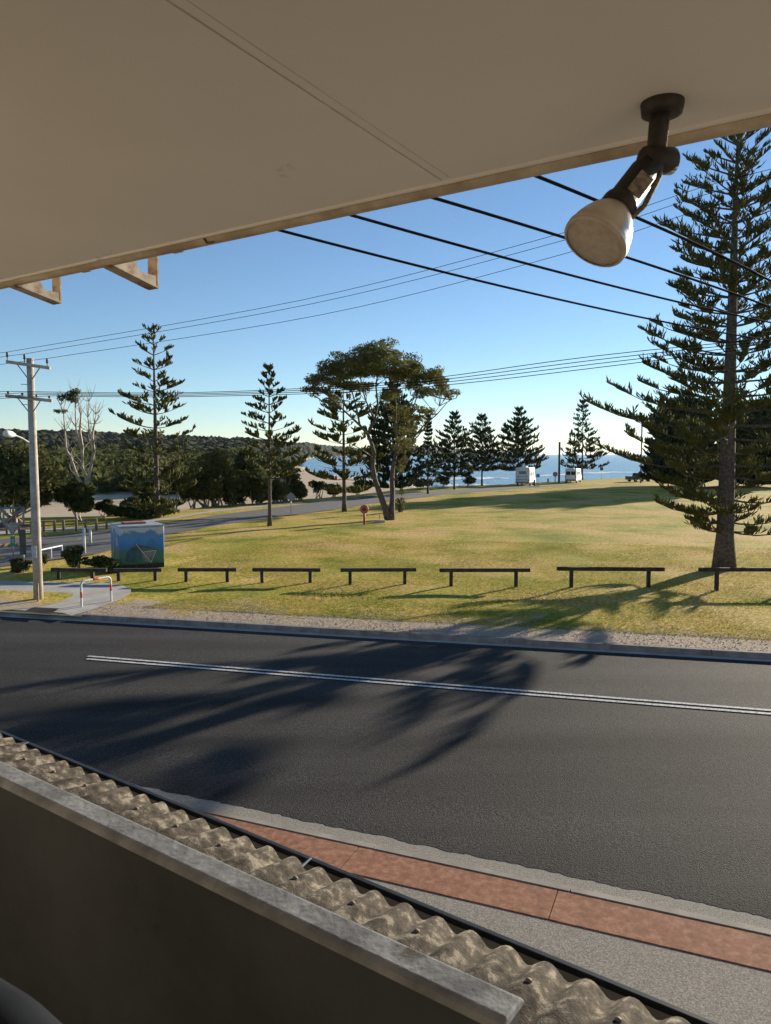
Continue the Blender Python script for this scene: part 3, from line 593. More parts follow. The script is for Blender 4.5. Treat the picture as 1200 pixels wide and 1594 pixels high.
# ---------------------------------------------------------------- spreading gum
gb = g(602, 809); GD = gb[1]; gum = thing('gum_tree', gb, 'large spreading gum with forked dark trunk and umbrella crown on the lawn', 'tree')
rd = random.Random(5); rng = np.random.default_rng(5)
def gp(px, py, dy=0): return dep(px, py, GD+dy)
limbs = [([(605,811,0), (599,790,0), (591,768,0), (584,748,.3), (580,726,.3), (582,704,.2), (578,690,.1), (572,675,0)], [.52,.40,.36,.32,.29,.26,.23,.21]),
 ([(609,811,0), (610,790,.2), (611,770,.6), (610,748,.9), (611,730,1), (615,712,1.2), (619,690,1.4)], [.48,.36,.32,.30,.27,.23,.2]),
 ([(572,675,0), (560,662,-.6), (545,648,-1), (528,632,-1.5), (505,612,-2), (488,603,-2.2)], [.19,.15,.12,.09,.06,.03]),
 ([(572,675,0), (583,655,.5), (588,630,.8), (585,600,1), (590,570,1.2), (598,548,1.4)], [.18,.15,.12,.10,.07,.03]),
 ([(560,662,-.6), (555,635,-.8), (548,610,-1), (545,585,-1), (548,560,-1)], [.13,.1,.08,.06,.03]),
 ([(618,690,1.4), (615,660,1.5), (616,630,1.7), (612,600,1.8), (622,570,2)], [.18,.15,.12,.09,.04]),
 ([(618,690,1.4), (632,670,1), (640,645,.7), (648,620,.4), (655,595,.2)], [.16,.13,.1,.07,.03]),
 ([(614,712,1.2), (636,690,.3), (658,664,-.5), (680,645,-1), (700,622,-1.4)], [.17,.13,.10,.07,.03]),
 ([(583,655,.5), (570,625,1.5), (562,600,2), (560,575,2.2)], [.12,.09,.06,.03]),
 ([(581,712,.2), (560,698,-1.5), (545,690,-2.2), (530,683,-2.6)], [.10,.07,.05,.03]),
 ([(636,690,.3), (650,680,1.5), (668,655,2.2), (684,632,2.6)], [.10,.07,.05,.03]), ([(612,748,.9), (625,735,.3), (636,715,0), (645,698,0)], [.12,.08,.05,.03])]
mb = MB()
for pts, rs in limbs: mb.tube([gp(*p) for p in pts], [r_*.62 for r_ in rs], 8)
mb.build('trunk', BARK2, gum, True)
lob = []; mb = MB(); nodes = [gp(*p) for pts, rs in limbs[2:] for p in pts[1:]]
for (x, y, rx, ry) in [(600,545,30,17), (560,556,30,17), (632,560,30,18), (530,575,30,16), (505,592,26,14), (486,603,16,10), (655,580,26,14), (672,577,16,12), (580,572,40,18), (615,585,34,18), (545,595,30,12), (690,606,22,11), (706,610,13,8), (660,612,26,11), (640,640,22,12), (520,622,20,8), (600,610,24,13), (632,665,22,12), (628,690,22,14), (645,650,18,10), (660,635,16,8), (612,640,16,12), (500,608,16,8), (575,548,22,12), (625,720,14,12), (570,600,18,9), (683,590,14,8), (515,570,22,14), (540,558,24,15), (573,545,26,15), (608,550,28,15), (645,570,24,13), (665,585,22,11), (592,562,34,15), (553,575,26,12), (625,578,26,12), (495,592,18,10), (655,600,22,9)]:
    for k in range(5):
        dy = rd.uniform(-4.2, 4.2)*(.35+.65*(1-abs(x-600)/130)); jx, jy = rd.uniform(-.75, .75)*rx, rd.uniform(-.7, .7)*ry
        c = gp(x+jx, y+jy+abs(dy)*1.3, dy); sc_ = GD/F
        lob.append((*c, rx*sc_*.55, rx*sc_*.55, ry*sc_*.5))
        nd = min(nodes, key=lambda q: np.linalg.norm(q-c)+(2 if q[2] > c[2] else 0)); m_ = (nd+c)/2+V((rd.uniform(-.3, .3), rd.uniform(-.3, .3), -.15))
        mb.tube([nd, m_, c], [.035, .026, .012], 4, False)
        for z in range(3):
            e = c+V((rd.uniform(-1, 1)*rx*sc_*.5, rd.uniform(-1, 1)*rx*sc_*.5, rd.uniform(-.1, .4)*ry*sc_)); mb.tube([m_, e], [.018, .006], 3, False)
mb.build('branches', BARK2, gum)
vs, fs = quads(lobes_cloud(lob, 30000, .35), .21, .42, .4); np_mesh('foliage', vs, fs, GUM, gum)
bush(g(622, 797), 1.3, 2.2, 'pale leafy sucker growing at the foot of the gum', 350, .22, leaf_mat('fresh_leaves', (.10,.12,.03), (.17,.17,.05), 1), 5, BARK2, 8, low=.1)
# ---------------------------------------------------------------- shrubs and small trees along the park road
def bpx(x, ybase, wpx, hpx, label, z=GZ, **k):
    b_ = onz(x, ybase, z); s = b_[1]/F; return bush(b_, wpx*s, hpx*s, label, **k)
bpx(20, 815, 180, 130, 'big dark coastal tree with tangled grey limbs behind the power pole', n=7000, leaf=.42, mt=BUSH, nl=20, seed=71, cat='tree', name='coastal_tree', low=.35, stems=14)
bpx(122, 812, 62, 62, 'wind-bent dark banksia below the bleached bare trunks', n=3200, leaf=.38, mt=BUSH2, nl=11, seed=72, cat='tree', name='coastal_tree', low=.4)
bpx(163, 806, 40, 34, 'low round dark bush leaning beside the banksia', n=1600, leaf=.34, mt=BUSH2, nl=7, seed=73)
bpx(218, 806, 100, 20, 'long low clipped dark hedge at the foot of the gappy pine', n=2600, leaf=.3, mt=BUSH2, nl=16, seed=74, low=.1, dp=3)
bpx(268, 792, 56, 66, 'round-headed small tree on thin stems beside the gappy pine', n=3200, leaf=.36, seed=75, nl=11, low=.5, cat='tree', name='coastal_tree')
bpx(338, 788, 78, 88, 'broad bushy tree with olive crown beside the bare-stemmed thicket', n=4600, leaf=.36, seed=76, nl=15, low=.25, cat='tree', name='coastal_tree', stems=9)
bpx(300, 790, 40, 50, 'small olive tree squeezed between two broader bushy trees', n=1900, leaf=.34, seed=77, nl=8, low=.4, cat='tree', name='coastal_tree')
bpx(378, 784, 46, 84, 'dark upright bush rising above the bare-stemmed thicket', n=2600, leaf=.36, seed=78, mt=BUSH2, nl=10, low=.3, cat='tree', name='coastal_tree')
bpx(440, 781, 74, 66, 'bare-stemmed thicket with a thin leafy top behind the slim pine', n=1500, leaf=.3, seed=79, nl=14, low=.65, stems=14)
bpx(408, 782, 60, 30, 'dark low bush at the edge of the park road by the slim pine', n=1900, leaf=.3, seed=80, mt=BUSH2, nl=9, low=.15)
bpx(468, 778, 34, 30, 'dark ragged bush by the diamond sign', n=1300, leaf=.3, seed=81, mt=BUSH2, nl=7, low=.2)
bpx(496, 775, 34, 34, 'small bush with twiggy base between sand and park road', n=1200, leaf=.3, seed=82, mt=BUSH2, nl=7, low=.3)
bpx(556, 770, 36, 30, 'dark shrub on the sand edge behind the drooping pine', n=1300, leaf=.34, seed=83, mt=BUSH2, nl=7, low=.25)
bpx(655, 762, 40, 22, 'twiggy salt-pruned shrub behind the thin pine', n=900, leaf=.4, seed=84, mt=BUSH2, nl=7, low=.35)
bpx(690, 758, 30, 18, 'low salt-pruned shrub between two seaside pines', n=700, leaf=.4, seed=85, mt=BUSH2, nl=6, low=.35)
bpx(728, 756, 30, 17, 'low twiggy shrub left of the middle seaside pine', n=600, leaf=.4, seed=86, mt=BUSH2, nl=6, low=.35)
bpx(118, 886, 46, 40, 'open leafy shrub in front of the two white posts', n=1500, leaf=.13, seed=87, mt=BUSH, nl=10, low=.2)
bpx(160, 890, 56, 26, 'low dark spreading shrub against the painted box', n=1900, leaf=.13, seed=88, mt=BUSH2, nl=10, low=.1)
bpx(30, 892, 52, 24, 'low dark shrub around the small sign posts', n=1500, leaf=.13, seed=89, mt=BUSH2, nl=8, low=.1)
bpx(68, 880, 30, 20, 'small shrub just behind the power pole', n=800, leaf=.13, seed=90, mt=BUSH2, nl=6, low=.15)
for i, (x, y, w_, h_, lb) in enumerate([(200, 801, 44, 34, 'dark bush just behind the clipped hedge, nearer the banksia'), (238, 797, 60, 56, 'leafy bush directly behind the gappy pine trunk'), (318, 789, 56, 66, 'dense bush in front of the small olive tree'), (360, 787, 56, 62, 'dense bush pressed against the broad bushy tree'), (398, 785, 50, 58, 'twiggy bush between dark upright bush and slim pine'), (455, 780, 46, 44, 'ragged bush at the end of the bare-stemmed thicket'), (425, 783, 56, 40, 'low bush at the foot of the bare-stemmed thicket'), (520, 773, 34, 24, 'small low bush behind the drooping pine trunk')]):
    bpx(x, y, w_, h_, lb, n=int(1400+w_*h_*.5), leaf=.32, seed=200+i, mt=(BUSH, BUSH2)[i % 2], nl=13, low=.18, stems=8)
# bleached bare tree
dt = thing('bare_tree', onz(130, 800, GZ), 'tall bleached bare tree with three wavy trunks and tiny leaf tufts', 'tree'); DD_ = onz(130, 800, GZ)[1]+3
mb = MB(); rd = random.Random(9); tips = []
for pts in ([(138,790), (127,752), (120,742), (110,712), (103,700), (101,672), (99,645), (95,630)], [(138,790), (134,742), (128,728), (128,700), (121,680), (118,665), (117,635), (118,620)], [(138,790), (138,742), (146,704), (144,690), (139,672), (137,650), (138,625)], [(128,700), (124,672), (126,648), (122,628)], [(146,704), (143,680), (147,660), (149,645)]):
    n = len(pts); P = [dep(x, y, DD_) for x, y in pts]; mb.tube(P, [.17*(1-.85*i/(n-1)) for i in range(n)], 6)
    for i in range(2, n):
        for k in range(5):
            e = P[i]+V((rd.uniform(-.9, .9), rd.uniform(-.8, .8), rd.uniform(.4, 1.8))); m_ = (P[i]+e)/2+V((rd.uniform(-.2, .2), 0, -.1)); mb.tube([P[i], m_, e], [.035, .025, .01], 4, False)
            mb.tube([m_, m_+V((rd.uniform(-.6, .6), rd.uniform(-.5, .5), rd.uniform(.3, .9)))], [.018, .008], 3, False)
mb.build('trunk', PALE, dt, True)
lob = [(*dep(x, y, DD_), r_, r_, r_*.6) for x, y, r_ in [(112,613,.55), (118,610,.5), (104,617,.45), (97,619,.5), (115,622,.5), (90,640,.4), (100,640,.3), (108,622,.35)]]
vs, fs = quads(lobes_cloud(lob, 700, .2), .26, .4); np_mesh('foliage', vs, fs, BUSH2, dt)
# ---------------------------------------------------------------- scrub and far forest as masses
def ico():
    t = (1+5**.5)/2; v = np.array([(-1,t,0), (1,t,0), (-1,-t,0), (1,-t,0), (0,-1,t), (0,1,t), (0,-1,-t), (0,1,-t), (t,0,-1), (t,0,1), (-t,0,-1), (-t,0,1)], float); v /= np.linalg.norm(v[0])
    f = np.array([(0,11,5), (0,5,1), (0,1,7), (0,7,10), (0,10,11), (1,5,9), (5,11,4), (11,10,2), (10,7,6), (7,1,8), (3,9,4), (3,4,2), (3,2,6), (3,6,8), (3,8,9), (4,9,5), (2,4,11), (6,2,10), (8,6,7), (9,8,1)]); return v, f
rng = np.random.default_rng(11)
def mass(name, label, n, dmin, dmax, size, mt, leafy, nq=55, amin=-330, amax=660, gmin=.03):
    a = rng.uniform(amin, amax, n*6); d = dmin*(dmax/dmin)**rng.random(n*6)
    x = (a-600)/F*d; z, e, scr, De = terrain_h(x, d); ok = (scr > .5) & (z > -3.6); ok &= np.arange(len(a)) < 10**9
    a, d, x, z = a[ok][:n], d[ok][:n], x[ok][:n], z[ok][:n]; m_ = len(a); r_ = size*(.4+1.1*rng.random(m_)**1.6)
    C = np.stack([x, d, z+r_*.25], -1)
    if leafy:
        k = np.repeat(np.arange(m_), nq); dv = rng.normal(size=(m_*nq, 3)); dv[:, 2] = np.abs(dv[:, 2]); dv /= np.linalg.norm(dv, axis=1, keepdims=True)
        P = C[k]+dv*(r_[k]*(.75+.35*rng.random(len(k))))[:, None]*np.array([1, 1, .75]); vs, fs = quads(P, size*.5, .6, .4)
    else:
        iv, jf = ico(); jit = 1+.7*(rng.random((m_, 12))-.5)
        vs = (C[:, None, :]+iv[None]*jit[:, :, None]*r_[:, None, None]*np.array([1, 1, .85])).reshape(-1, 3); fs = (jf[None]+(np.arange(m_)*12)[:, None, None]).reshape(-1, 3)
    o = np_mesh(name, vs, fs, mt); tag(o, label, 'scrub' if leafy else 'forest', kind='stuff'); return o
mass('dune_scrub', 'olive coastal scrub covering the low dunes beyond the sand', 8500, 140, 520, 1.5, leaf_mat('dune_scrub_leaves', (.05,.06,.018), (.17,.15,.055), .06, .25), True, 30)
mass('dune_shrubs', 'dark rounded shrubs dotted through the olive dune scrub', 420, 145, 480, 3.6, BUSH2, True, 90)
mass('hill_forest', 'dark forest covering the long hill behind the dunes', 20000, 470, 2200, 4.0, leaf_mat('forest_leaves', (.012,.020,.012), (.042,.046,.022), .09, .1), False)
mass('coast_forest', 'far forest on the hill end above the beach', 9000, 2000, 6500, 8, MATS['forest_leaves'], False, amin=440)
# grass blades and stones close to the road
rng = np.random.default_rng(21)
def blades(n, smin, smax, tmin, tmax, hgt, wd):
    s = rng.uniform(smin, smax, n); t = tmin+(tmax-tmin)*rng.random(n)**1.3; P = np.stack([KA[0]+KU[0]*s+KN[0]*t, KA[1]+KU[1]*s+KN[1]*t, np.full(n, GZ)], -1)
    a = 600+F*P[:, 0]/P[:, 1]; ok = (a > -40) & (a < 1240) & ~((s < 1.2+t*.35) & (t < 8.5)); P = P[ok]; n = len(P)
    th = rng.uniform(0, 6.28, n); h_ = hgt*(.5+rng.random(n)); sx_ = np.stack([np.cos(th), np.sin(th), 0*th], -1)*wd; ln = np.stack([rng.normal(size=n)*.5, rng.normal(size=n)*.5, np.ones(n)], -1)*h_[:, None]
    vs = np.stack([P-sx_, P+sx_, P+ln], 1).reshape(-1, 3); return vs, np.arange(3*n).reshape(n, 3)
v1, f1 = blades(170000, -2, 32, 1.7, 24, .045, .011); 
gmix = mat('grass_blades', (.20,.22,.03), (.52,.40,.13), .35, .8, trans=.3, c3=(.38,.33,.075), spec=.1)
tag(np_mesh('lawn_grass', v1, f1, gmix), 'short dry and green grass blades on the lawn by the rails', 'grass', kind='stuff')
n = 9000; s = rng.uniform(0, 26, n); t = .2+2.0*rng.random(n)**1.4; C = np.stack([KA[0]+KU[0]*s+KN[0]*t, KA[1]+KU[1]*s+KN[1]*t, np.full(n, GZ+.004)], -1)
octv = np.array([(1,0,0), (0,1,0), (-1,0,0), (0,-1,0), (0,0,1)], float); octf = np.array([(0,1,4), (1,2,4), (2,3,4), (3,0,4)]); r_ = .008+.022*rng.random(n)**3
vs = (C[:, None]+octv[None]*(r_[:, None]*(.6+.8*rng.random((n, 5))))[:, :, None]*np.array([1, 1, .7])).reshape(-1, 3); fs = (octf[None]+(np.arange(n)*5)[:, None, None]).reshape(-1, 3)
tag(np_mesh('gravel', vs, fs, mat('gravel_stone', (.22,.18,.14), (.5,.44,.37), 8, .9)), 'loose pale gravel scattered on the worn verge behind the kerb', 'gravel', kind='stuff')
# ---------------------------------------------------------------- timber rails
wood = mat('dark_weathered_timber', (.018,.014,.011), (.06,.046,.034), 6, .9, .004, 40)
FT = np.dot(onz(760, 912, GZ)-KA, KN)
def rail(pxl, pxr, posts, label, yb=910.5, ytop=885.5):
    A = onz(posts[0], yb, GZ); B = onz(posts[-1], yb, GZ)
    t = thing('timber_rail', (A+B)/2, label, 'barrier', 'timber rails along the verge')
    u_ = unit(B-A); hh = dep(posts[0], ytop, A[1])[2]-GZ
    Lp = onplane(pxl, ytop, A, np.cross(u_, UP)); Rp = onplane(pxr, ytop, A, np.cross(u_, UP))
    for p in posts:
        q = onz(p, yb, GZ); q = A+u_*np.dot(q-A, u_); mb = MB(); mb.box(q+UP*(hh/2-.12), u_*.13, np.cross(UP, u_)*.13, UP*(hh+.15)); mb.build('post', wood, t, bevel=.008)
    mb = MB(); c = (Lp+Rp)/2; c = V((c[0], c[1], GZ+hh-.03+.02*random.uniform(-1, 1))); q = u_*np.dot(Rp-Lp, u_); q = q+UP*random.uniform(-.03, .03)
    mb.box(c, q, np.cross(UP, u_)*.16, UP*.14); mb.build('rail', wood, t, bevel=.012)
rail(277, 368, (290, 354), 'low dark timber rail, first one past the painted box', yb=905.5); rail(393, 499, (408, 483), 'low dark timber rail, second past the painted box, in line with the slim pine', yb=907); rail(530, 648, (545, 630), 'low dark timber rail in line with the spreading gum', yb=909.5); rail(684, 825, (702, 803), 'low dark timber rail in line with the seaside pines and motorhome', yb=913); rail(867, 1034, (889, 1009), 'low dark timber rail crossed by the tallest pine trunk shadow', yb=914.5, ytop=884.5); rail(1088, 1262, (1115, 1235), 'low dark timber rail right in front of the tallest pine trunk', yb=918, ytop=885)
rail(80, 166, (92, 144), 'low timber rail in front of the leafy shrubs by the path', yb=902, ytop=886); rail(176, 252, (185, 242), 'low timber rail in front of the painted box', yb=904, ytop=887)
# ---------------------------------------------------------------- bollards by the park road
post_m = mat('grey_timber', (.16,.12,.085), (.28,.22,.16), 6, .9)
for x in (-8, 11, 30, 49, 68, 85, 99, 119, 133, 150, 166):
    yb = np.interp(x, [0, 170], [832, 824]); p = onz(x, yb, GZ); s = p[1]/F
    t = thing('bollard', p, 'short round timber bollard in the row along the park road', 'bollard', 'timber bollards along the park road'); mb = MB()
    mb.tube([p-UP*.1, p+UP*.74, p+UP*.78], [.085, .085, .06], 10); mb.build('shaft', post_m, t, True)
# ---------------------------------------------------------------- power pole and wires
PB = g(60, 934); PD = PB[1]; ppole = thing('power_pole', PB, 'grey timber power pole with two crossarms, insulators and street light', 'pole')
polem = mat('grey_pole_wood', (.30,.265,.22), (.46,.42,.36), 4, .9, .004, 12)
topz = dep(48, 558, PD)[2]; PT = V((PB[0], PB[1], topz))
mb = MB(); mb.tube([PB-UP*.2, PB+UP*3, PT], [.165, .15, .115], 16); mb.build('shaft', polem, ppole, True)
iron = mat('dark_iron', (.05,.045,.04), (.12,.10,.09), 10, .6); porc = mat('brown_porcelain', (.06,.035,.025), (.12,.07,.05), 10, .3)
armm = mat('crossarm_wood', (.30,.25,.19), (.48,.42,.34), 6, .9)
def pp(x, y, dy=-.16): return dep(x, y, PD+dy)
ins1, ins2 = [], []
for (xa, ya, xb, yb, inss, store) in ((10, 563, 78, 573, [(13, 548), (40, 551), (75, 558)], ins1), (9, 616, 81, 624, [(13, 611), (35, 613), (57, 616), (77, 618)], ins2)):
    A, B = pp(xa, ya), pp(xb, yb); u_ = unit(B-A); mb = MB(); mb.box((A+B)/2, B-A, np.cross(UP, u_)*.10, UP*.11); arm = mb.build('crossarm', armm, ppole, bevel=.01)
    mb = MB(); c = (A+B)/2
    for sg in (-1, 1): mb.tube([c+u_*sg*.42, c+u_*sg*.05-UP*.5+V((0,.1,0))], .018, 6)
    mb.build('brace', iron, ppole)
    for (x, y) in inss:
        q = A+u_*np.dot(pp(x, y)-A, u_); tz = pp(x, y)[2]; mb = MB(); q0 = q+UP*.05; q1 = V((q[0], q[1], max(tz, q[2]+.16)))
        mb.tube([q0, q0+UP*.04, q0+(q1-q0)*.4, q0+(q1-q0)*.45, q0+(q1-q0)*.7, q0+(q1-q0)*.75, q1], [.014, .014, .018, .045, .03, .045, .022], 10); mb.build('insulator', porc, arm, True); store.append(q1)
mb = MB(); a_ = pp(47, 690, -.1); l_ = pp(22, 677, -1.2); mb.tube([a_, (a_+l_)/2+UP*.03, l_], [.03, .026, .024], 8); mb.build('lamp_arm', mat('galvanised', (.45,.46,.46)), ppole)
mb = MB(); l2 = pp(6, 674, -1.7); u_ = unit(l2-l_); mb.tube([l_-u_*.05, l_, l_+(l2-l_)*.3, l_+(l2-l_)*.8, l2], [.04, .06, .11, .12, .05], 12); mb.build('lamp_head', mat('pale_lamp_shell', (.7,.7,.68), (.78,.78,.76), 5, .5), ppole, True)
mb = MB(); q = PB+V((.14, -.16, 1.75)); mb.abox(PB+V((-.02, -.172, 1.75)), (.17, .008, .42)); mb.build('number_plate', mat('plate_white', (.6,.62,.64), (.3,.32,.35), 22, .5), ppole)
for z in (2.2, 6.0, 6.9, 7.6):
    mb = MB(); mb.tube([PB+V((-.1, 0, z)), PB+V((-.34, -.02, z+.01))], .012, 6); mb.build('step_bolt', iron, ppole)
mb = MB(); q = g(59.5, 938); mb.abox(q+UP*.3, (.05, .05, .75)); stk = mb.build('marker_stake', post_m); tag(stk, 'small timber stake at the foot of the power pole', 'stake')
wirem = mat('wire', (.008,.008,.009), (.016,.016,.016), 5, .95, spec=.05)
def wire(P, r_, label, grp, m=wirem, name='wire', n=28):
    P = [V(p) for p in P]; Q = []
    k = len(P); n = max(n, (k-1)*2)
    for i in range(n+1):                      # smooth curve through the points
        u_ = i/n*(k-1); j = min(int(u_), k-2); f = u_-j; p0, p1, p2, p3 = P[max(j-1, 0)], P[j], P[j+1], P[min(j+2, k-1)]
        Q.append(.5*((2*p1)+(-p0+p2)*f+(2*p0-5*p1+4*p2-p3)*f*f+(-p0+3*p1-3*p2+p3)*f**3))
    mb = MB(); mb.tube(Q, r_, 6); o = mb.build(name, m, None, True); tag(o, label, 'wire', grp)
P2 = V((19.0, 18.6, GZ)); pole2 = thing('power_pole', P2, 'tall grey timber power pole by the kerb where the service cables end', 'pole')
mb = MB(); mb.tube([P2-UP*.2, P2+UP*5, P2+UP*13.6], [.19, .17, .12], 16); mb.build('shaft', polem, pole2, True)
au = unit(V((.26, .96, 0))); e1, e2, e3 = [], [], []
for z_, n_, store in ((13.1, 3, e1), (8.7, 4, e2), (7.7, 4, e3)):
    c = P2+UP*z_-V((.96, -.26, 0))*.19; mb = MB(); mb.box(c, au*2.0, np.cross(UP, au)*.1, UP*.11); arm = mb.build('crossarm', armm, pole2, bevel=.01)
    for i in range(n_):
        q = c+au*(-.9+1.8*i/(n_-1))+UP*.05; mb = MB(); mb.tube([q, q+UP*.06, q+UP*.07, q+UP*.12, q+UP*.13, q+UP*.17], [.014, .014, .045, .03, .045, .022], 10); mb.build('insulator', porc, arm, True); store.append(q+UP*.17)
for wi, (q, (mx, my), (ex_, ey)) in enumerate(zip(ins1, [(470, 467), (480, 474), (500, 490)], [(1290, 236), (1290, 250), (1300, 268)])):
    wire([q, dep(mx, my, 24.0), dep(880, np.interp(880, [mx, ex_], [my, ey])+10, 22.2), dep(1200, np.interp(1200, [mx, ex_], [my, ey])+2, 20.8), e1[wi]], .008, 'thin high wire from the upper crossarm of the power pole', 'thin wires from the upper crossarm')
    wire([q, q+V((-6, 2.2, -.25)), q+V((-14, 5, .1))], .008, 'thin wire from the upper crossarm leading away from the lawn', 'wires leading on from the upper crossarm')
for i, q in enumerate(ins2):
    o_ = i*4.2
    wire([q, dep(300, 611+o_*.5, 24.5), dep(620, 594+o_*.9, 22.5), dep(1000, 546+o_*1.4, 20.3), e2[3-i]], .011, 'low wire from the lower crossarm passing behind the gum crown', 'wires from the lower crossarm')
    wire([q, q+V((-6, -1.8, -.5)), q+V((-14, -4, -1.2))], .011, 'wire from the lower crossarm leading away from the lawn', 'wires leading on from the lower crossarm')
for wi, ((x0, y0), (x1, y1), (x2, y2), (x3, y3)) in enumerate((((300,322), (430,357), (800,450), (1200,530)), ((410,300), (540,333), (860,421), (1200,502)), ((540,272), (665,305), (930,386), (1200,478)), ((700,232), (820,268), (1010,347), (1200,437)))):
    S0 = onplane(x0, y0, ept(0, .03, 0), EN); E0 = e3[3-wi]; d0 = E0-S0; tt, zz_ = [], []
    for x, y in ((x1, y1), (x2, y2), (x3, y3)):       # where the straight plan line crosses that column
        r_ = ray(x, y); k_ = r_[0]/r_[1]; t_ = (k_*S0[1]-S0[0])/(d0[0]-k_*d0[1]); tt.append(t_); zz_.append(dep(x, y, S0[1]+d0[1]*t_)[2])
    cf = np.polyfit(tt, zz_, 2); t3 = tt[2]; s3 = 2*cf[0]*t3+cf[1]; z3 = np.polyval(cf, t3); kq = (E0[2]-z3-s3*(1-t3))/(1-t3)**2
    pts = []
    for t_ in np.concatenate([np.linspace(0, t3, 14), np.linspace(t3, 1, 14)[1:]]):
        z_ = np.polyval(cf, t_) if t_ <= t3 else z3+s3*(t_-t3)+kq*(t_-t3)**2
        pts.append(V((S0[0]+d0[0]*t_, S0[1]+d0[1]*t_, z_)))
    wire(pts, .0050, 'thick black service cable running from the eave past the floodlight', 'service cables from the building')
# ---------------------------------------------------------------- hoop barrier
ha, hb = onz(127, 945, GZ+.03), onz(173, 936, GZ+.03); hoop = thing('hoop_barrier', (ha+hb)/2, 'white hoop barrier with red bands across the concrete path', 'barrier')
u_ = unit(hb-ha); hz = dep(127, 905, ha[1])[2]-ha[2]; wm = mat('white_paint', (.52,.52,.50), (.62,.62,.60), 8, .6); rm = mat('red_paint', (.45,.05,.03), (.55,.08,.05), 8, .5)
def hp(s):  # arc length along the hoop
    Wd = np.linalg.norm(hb-ha); r0 = .14; st = hz-r0; arc = r0*math.pi/2; tp = Wd-2*r0
    if s < st: return ha+UP*s
    if s < st+arc: a = (s-st)/r0; return ha+UP*(st+r0*math.sin(a))+u_*(r0-r0*math.cos(a))
    if s < st+arc+tp: return ha+UP*hz+u_*(r0+s-st-arc)
    if s < st+2*arc+tp: a = (s-st-arc-tp)/r0; return hb+UP*(st+r0*math.cos(a))-u_*(r0-r0*math.sin(a))
    return hb+UP*(st-(s-st-2*arc-tp))
TL = 2*(hz-.14)+math.pi*.14+np.linalg.norm(hb-ha)-.28
mb = MB(); mb.tube([hp(s) for s in np.linspace(-.1, TL+.1, 60)], .036, 12); mb.build('hoop_tube', wm, hoop, True)
for s0, s1 in ((.32, .52), (TL*.5-.13, TL*.5+.13), (TL-.60, TL-.38)):
    mb = MB(); mb.tube([hp(s) for s in np.linspace(s0, s1, 5)], .039, 12, cap=True); mb.build('red_band', rm, hoop, True)
# ---------------------------------------------------------------- mural box
b0 = onz(187, 888, GZ); u_ = unit(V((.86, .51, 0))); v_ = unit(np.cross(UP, u_)); b1_ = onplane(257, 884, b0, v_); BW = np.dot(b1_-b0, u_); BH = dep(187, 822, b0[1])[2]-b0[2]; BDp = 2.0
box = thing('painted_box', b0, 'boxy hut painted all over with blue sea and green shore mural', 'hut')
mm_ = bpy.data.materials.new('mural_paint'); mm_.use_nodes = True; N = mm_.node_tree.nodes; L = mm_.node_tree.links; b = N['Principled BSDF']; b.inputs['Roughness'].default_value = .55
tc = N.new('ShaderNodeTexCoord'); se = N.new('ShaderNodeSeparateXYZ'); L.new(tc.outputs['Object'], se.inputs[0])
n = N.new('ShaderNodeTexNoise'); n.inputs['Scale'].default_value = 2.2; n.inputs['Detail'].default_value = 6; L.new(tc.outputs['Object'], n.inputs[0])
ma = N.new('ShaderNodeMath'); ma.operation = 'MULTIPLY_ADD'; L.new(n.outputs[0], ma.inputs[0]); ma.inputs[1].default_value = .8; L.new(se.outputs[2], ma.inputs[2])
mr = N.new('ShaderNodeMapRange'); L.new(ma.outputs[0], mr.inputs[0]); mr.inputs[1].default_value = .25; mr.inputs[2].default_value = BH+.50
rp = N.new('ShaderNodeValToRGB'); rp.color_ramp.interpolation = 'LINEAR'; els = rp.color_ramp.elements; els[0].color = (.03,.05,.05,1); els[1].color = (.42,.52,.62,1); els[1].position = 1
for p, c in ((.14, (.03,.11,.06)), (.30, (.04,.17,.10)), (.44, (.05,.14,.12)), (.49, (.06,.16,.30)), (.54, (.03,.16,.42)), (.72, (.06,.24,.55)), (.83, (.10,.22,.40)), (.87, (.45,.50,.55))): e = els.new(p); e.color = (*c, 1)
L.new(mr.outputs[0], rp.inputs[0]); L.new(rp.outputs[0], b.inputs['Base Color'])
mb = MB(); mb.prism([b0+UP*.2, b0+u_*BW+UP*.2, b0+u_*BW+v_*BDp+UP*.2, b0+v_*BDp+UP*.2], UP*(BH-.2)); mb.build('body', mm_, box, bevel=.06)
mb = MB(); mb.prism([b0-u_*.03-v_*.03+UP*BH, b0+u_*(BW+.03)-v_*.03+UP*BH, b0+u_*(BW+.03)+v_*(BDp+.03)+UP*BH, b0-u_*.03+v_*(BDp+.03)+UP*BH], UP*.07); mb.build('roof', mat('hut_roof', (.24,.31,.38), (.40,.45,.48), 3, .6), box, bevel=.02)
mb = MB(); mb.box(b0+u_*BW/2+v_*BDp/2+UP*.09, u_*(BW-.06), v_*(BDp-.06), UP*.26); mb.build('plinth', wood, box)
mb = MB(); mb.box(b0+u_*BW*.45+v_*1.2+UP*(BH+.11), u_*1.0, v_*.7, UP*.09); mb.build('roof_hatch', mat('faded_red', (.30,.10,.08), (.38,.16,.12), 4), box, bevel=.02)
fr_ = lambda x, z: b0+u_*BW*x+UP*(BH*z)-v_*.006
